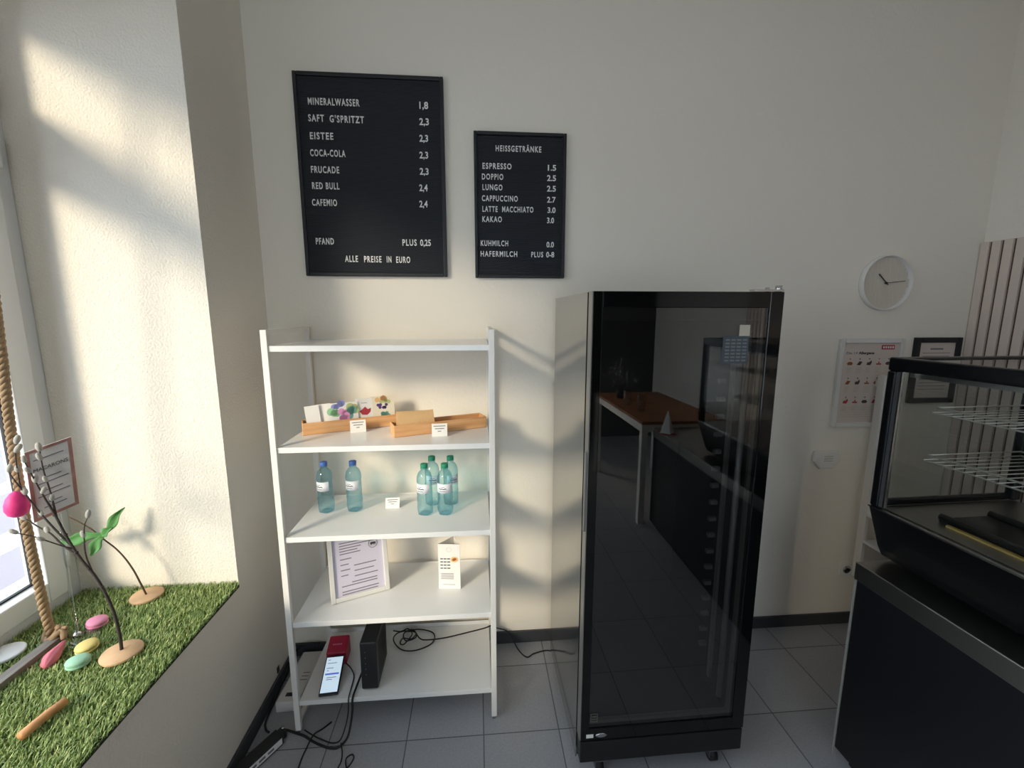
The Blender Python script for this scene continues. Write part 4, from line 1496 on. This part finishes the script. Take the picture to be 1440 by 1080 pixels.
def leaf(parent, p0, p1, wd, droop, tw_, o):
    p0, p1 = Vector(p0) - o, Vector(p1) - o
    ax = p1 - p0
    side = ax.cross(Vector((0.2, -1, 0.3))).normalized()
    up_ = side.cross(ax).normalized()
    g = MB()
    n = 12
    vs_, fs = [], []
    for i in range(n + 1):
        t_ = i / n
        ww = wd * (math.sin(math.pi * min(1, t_ * .92 + .06)) ** .7) * (1 - .25 * math.sin(9 * t_))
        c_ = p0 + ax * t_ + up_ * (droop * math.sin(math.pi * t_)) + side * (tw_ * math.sin(6 * t_))
        for e in (-1, -.5, 0, .5, 1):
            vs_.append(c_ + side * (ww * e) + up_ * (.006 * abs(e) + .003 * math.sin(7 * t_ + 3 * e)))
    for i in range(n):
        for e in range(4):
            fs.append((i * 5 + e, i * 5 + e + 1, (i + 1) * 5 + e + 1, (i + 1) * 5 + e))
    g.add(vs_, fs, True)
    ob_ = g.build('leaf', 'leaf', parent)
    sd = ob_.modifiers.new('thickness', 'SOLIDIFY')
    sd.thickness = 0.0012
    return ob_


lp = (-0.388, -0.500, 0.934)
leaf(ss, lp, (-0.515, -0.52, 0.925), .017, .010, .003, O2)
leaf(ss, lp, (-0.325, -0.475, 1.021), .014, .006, .003, O2)
leaf(ss, lp, (-0.418, -0.53, 0.872), .016, .006, .003, O2)
leaf(ss, (-0.40, -0.50, 0.93), (-0.345, -0.51, 0.965), .013, .004, .002, O2)

# pink egg hanging on the branch
eg = thing('hanging_egg', 'bright pink egg ornament hanging from the willow branch', 'ornament', (-0.382, -0.765, 1.165), 0)
MB().lathe([(.001, -.036), (.012, -.034), (.022, -.026), (.027, -.012), (.026, .004), (.020, .022), (.010, .036), (.001, .041)], 24).build('egg', 'pink', eg)
MB().tube([(0, 0, .040), (0.001, 0.002, .062), (0.001, 0.003, .076)], .0007, 5).build('thread', 'rope', eg)

# rope and plank (a small swing prop)
sw = thing('rope_swing', 'grey plank lying on the grass with a thick hemp rope rising from its knotted end', 'swing', (-0.42, -0.70, GT), 0)
O3 = Vector(sw.location)
rp = smooth_path([Vector(p) - O3 for p in [(-0.431, -.69, .700), (-0.437, -.69, .80), (-0.441, -.69, .95), (-0.443, -.69, 1.155), (-0.436, -.69, 1.40), (-0.422, -.69, 1.625), (-.40, -.69, 2.1), (-.385, -.69, NT - .002)]], 40)
g = MB()
for s3 in range(3):
    pts = []
    L_ = 0
    for i in range(0, len(rp)):
        if i:
            L_ += (rp[i] - rp[i - 1]).length
        a = 2 * math.pi * (s3 / 3 + L_ / 0.055)
        pts.append(rp[i] + Vector((math.cos(a), math.sin(a), 0)) * .0062)
    g.tube(pts, .0068, 7)
g.build('rope', 'rope', sw)
kn = MB()
for i in range(4):
    a0 = i * .8
    c_ = Vector((-.428 + .010 * i, -.692 - .008 * math.sin(a0), .698 + .006 * math.sin(i * 2))) - O3
    pts = [c_ + Vector((.018 * math.cos(q) * math.cos(a0 * .4), .014 * math.sin(q), .016 * math.sin(q + a0))) for q in [j * .45 for j in range(15)]]
    kn.tube(pts, .0075, 7)
kn.tube(smooth_path([Vector(p) - O3 for p in [(-.405, -.70, .700), (-.392, -.70, .712), (-.380, -.705, .706), (-.374, -.712, .692)]], 5), [.008] * 15 + [.006], 7)
kn.tube(smooth_path([Vector(p) - O3 for p in [(-.41, -.695, .705), (-.392, -.69, .716), (-.38, -.69, .716)]], 5), .006, 7)
kn.build('knot', 'rope', sw)
box(-0.40 - O3.x - .020, -0.40 - O3.x + .014, -1.5 - O3.y, -0.708 - O3.y, -0.004, 0.016).build('plank', 'plank', sw, bevel=0.002)


# macarons
def macaron(label, m, loc, rz, tilt):
    t = thing('toy_macaron', label, 'macaron', loc, rz, 'macaron ornaments on the grass mat')
    R_ = Matrix.Rotation(tilt, 4, 'Y')
    for s_ in (0, 1):
        z0 = 0.0 if s_ == 0 else 0.017
        if s_ == 0:
            pr = [(.001, 0), (.018, .001), (.026, .005), (.0285, .010), (.0275, .012), (.001, .012)]
        else:
            pr = [(.001, 0), (.0275, 0), (.0285, .002), (.026, .007), (.018, .0105), (.001, .012)]
        MB().lathe([(r, z + z0) for r, z in pr], 28, M4=R_).build('shell', m, t)
    MB().lathe([(.001, .012), (.026, .012), (.0265, .0145), (.026, .017), (.001, .017)], 28, M4=R_).build('filling', m, t)


macaron('pink toy macaron lying behind the clear stand', 'mac_pink', (-0.335, -0.640, GT - .002), 0.4, .08)
macaron('yellow toy macaron lying in front of the clear stand', 'mac_yellow', (-0.272, -0.752, GT - .002), 1.0, -.08)
macaron('mint green toy macaron lying nearest the camera', 'mac_green', (-0.247, -0.815, GT - .002), 1.6, .06)
rs_ = thing('rose_ornament', 'rose pink ribbed teardrop ornament lying beside the plank end', 'ornament', (-0.345, -0.775, GT), 0)
dirv = Vector((0.30, -1.0, -0.08)).normalized()
q = dirv.to_track_quat('Z', 'Y').to_matrix().to_4x4()
MB().lathe([(.002, -.055), (.007, -.04), (.011, -.02), (.016, .0), (.019, .02), (.016, .036), (.009, .046), (.001, .050)], 24, M4=Matrix.Translation((0, 0, .011)) @ q,
           rmod=lambda j, a: 1 + .09 * math.cos(8 * a)).build('body', 'rose', rs_)
wp = thing('white_disc', 'white round disc lying on the grass at the left edge', 'disc', (-0.505, -0.755, GT), 0)
MB().lathe([(.044, 0), (.047, .003), (.047, .008), (.044, .010), (.001, .010)], 40).build('plate', 'plate', wp)

# sign stand
sd_ = thing('sign_stand', 'clear acrylic stand with a long rod and a floral bordered macaron sign', 'sign', (-0.322, -0.708, GT), 0)
O4 = Vector(sd_.location)
MB().lathe([(.038, 0), (.041, .002), (.041, .008), (.038, .010), (.001, .010)], 40).build('base', 'acryl', sd_)
MB().tube([Vector((-.345, -.70, GT + .010)) - O4, Vector((-.343, -.698, .95)) - O4, Vector((-.345, -.69, 1.10)) - O4], .0045, 12).build('rod', 'acryl', sd_)
MB().lathe([(.011, .010), (.011, .020), (.006, .024)], 16, c=(-.023, .008, 0)).build('rod_socket', 'chrome', sd_)
TLc, TRc, BRc, BLc = [Vector(p) for p in ((-0.382, -0.72, 1.304), (-0.312, -0.65, 1.331), (-0.318, -0.65, 1.115), (-0.390, -0.72, 1.088))]
ux = (TRc - TLc).normalized()
uz = (TLc - BLc).normalized()
un = ux.cross(uz).normalized()
SM = Matrix(((ux.x, un.x, uz.x, BLc.x - O4.x), (ux.y, un.y, uz.y, BLc.y - O4.y), (ux.z, un.z, uz.z, BLc.z - O4.z), (0, 0, 0, 1)))
sw_, sh2 = (TRc - TLc).length, (TLc - BLc).length
# un may point toward or away from the room; put the print on the room side
sgn = 1 if un.dot(Vector((1, -1, 0))) > 0 else -1
cardp = box(0, sw_, -0.0015, 0.0015, 0, sh2, SM).build('sign_card', 'sign', sd_)
g = MB()
y0, y1 = (0.0015, 0.0022) if sgn > 0 else (-0.0022, -0.0015)
bw = 0.009
g.box(0, bw, y0, y1, 0, sh2, SM)
g.box(sw_ - bw, sw_, y0, y1, 0, sh2, SM)
g.box(bw, sw_ - bw, y0, y1, 0, bw, SM)
g.box(bw, sw_ - bw, y0, y1, sh2 - bw, sh2, SM)
g.build('floral_border', 'sign_b', cardp)
g = MB()
for (zf, a, e) in ((.84, .15, .8), (.56, .3, .7), (.49, .15, .85), (.38, .3, .7), (.31, .15, .85), (.20, .35, .65), (.14, .25, .75)):
    g.box(sw_ * a, sw_ * e, y0, y1, sh2 * zf, sh2 * zf + .003, SM)
g.build('printed_text', 'ink', cardp)
me_ = text_mesh('MACARONS', .016, .0002)
xs = [v.co.x for v in me_.vertices]
kx = sw_ * .74 / (max(xs) - min(xs))
tm = SM @ Matrix(((1, 0, 0, sw_ * .13), (0, 0, -1, y0 - .0004 if sgn < 0 else y1 + .0002), (0, 1, 0, sh2 * .68), (0, 0, 0, 1)))
for v in me_.vertices:
    v.co = tm @ Vector(((v.co.x - min(xs)) * kx, v.co.y, v.co.z))
me_.materials.clear()
me_.materials.append(M['ink_dark'])
ot = bpy.data.objects.new('lettering', me_)
C.objects.link(ot)
ot.parent = cardp

# small log
lg = thing('wood_log', 'short orange wooden branch piece lying on the grass near the sill edge', 'log', (-0.171, -1.0, GT), 0)
MB().tube([(0.009, .047, .012), (0.002, .01, .014), (-.003, -.02, .013), (-.008, -.05, .012)], .011, 14).build('log', 'log', lg)
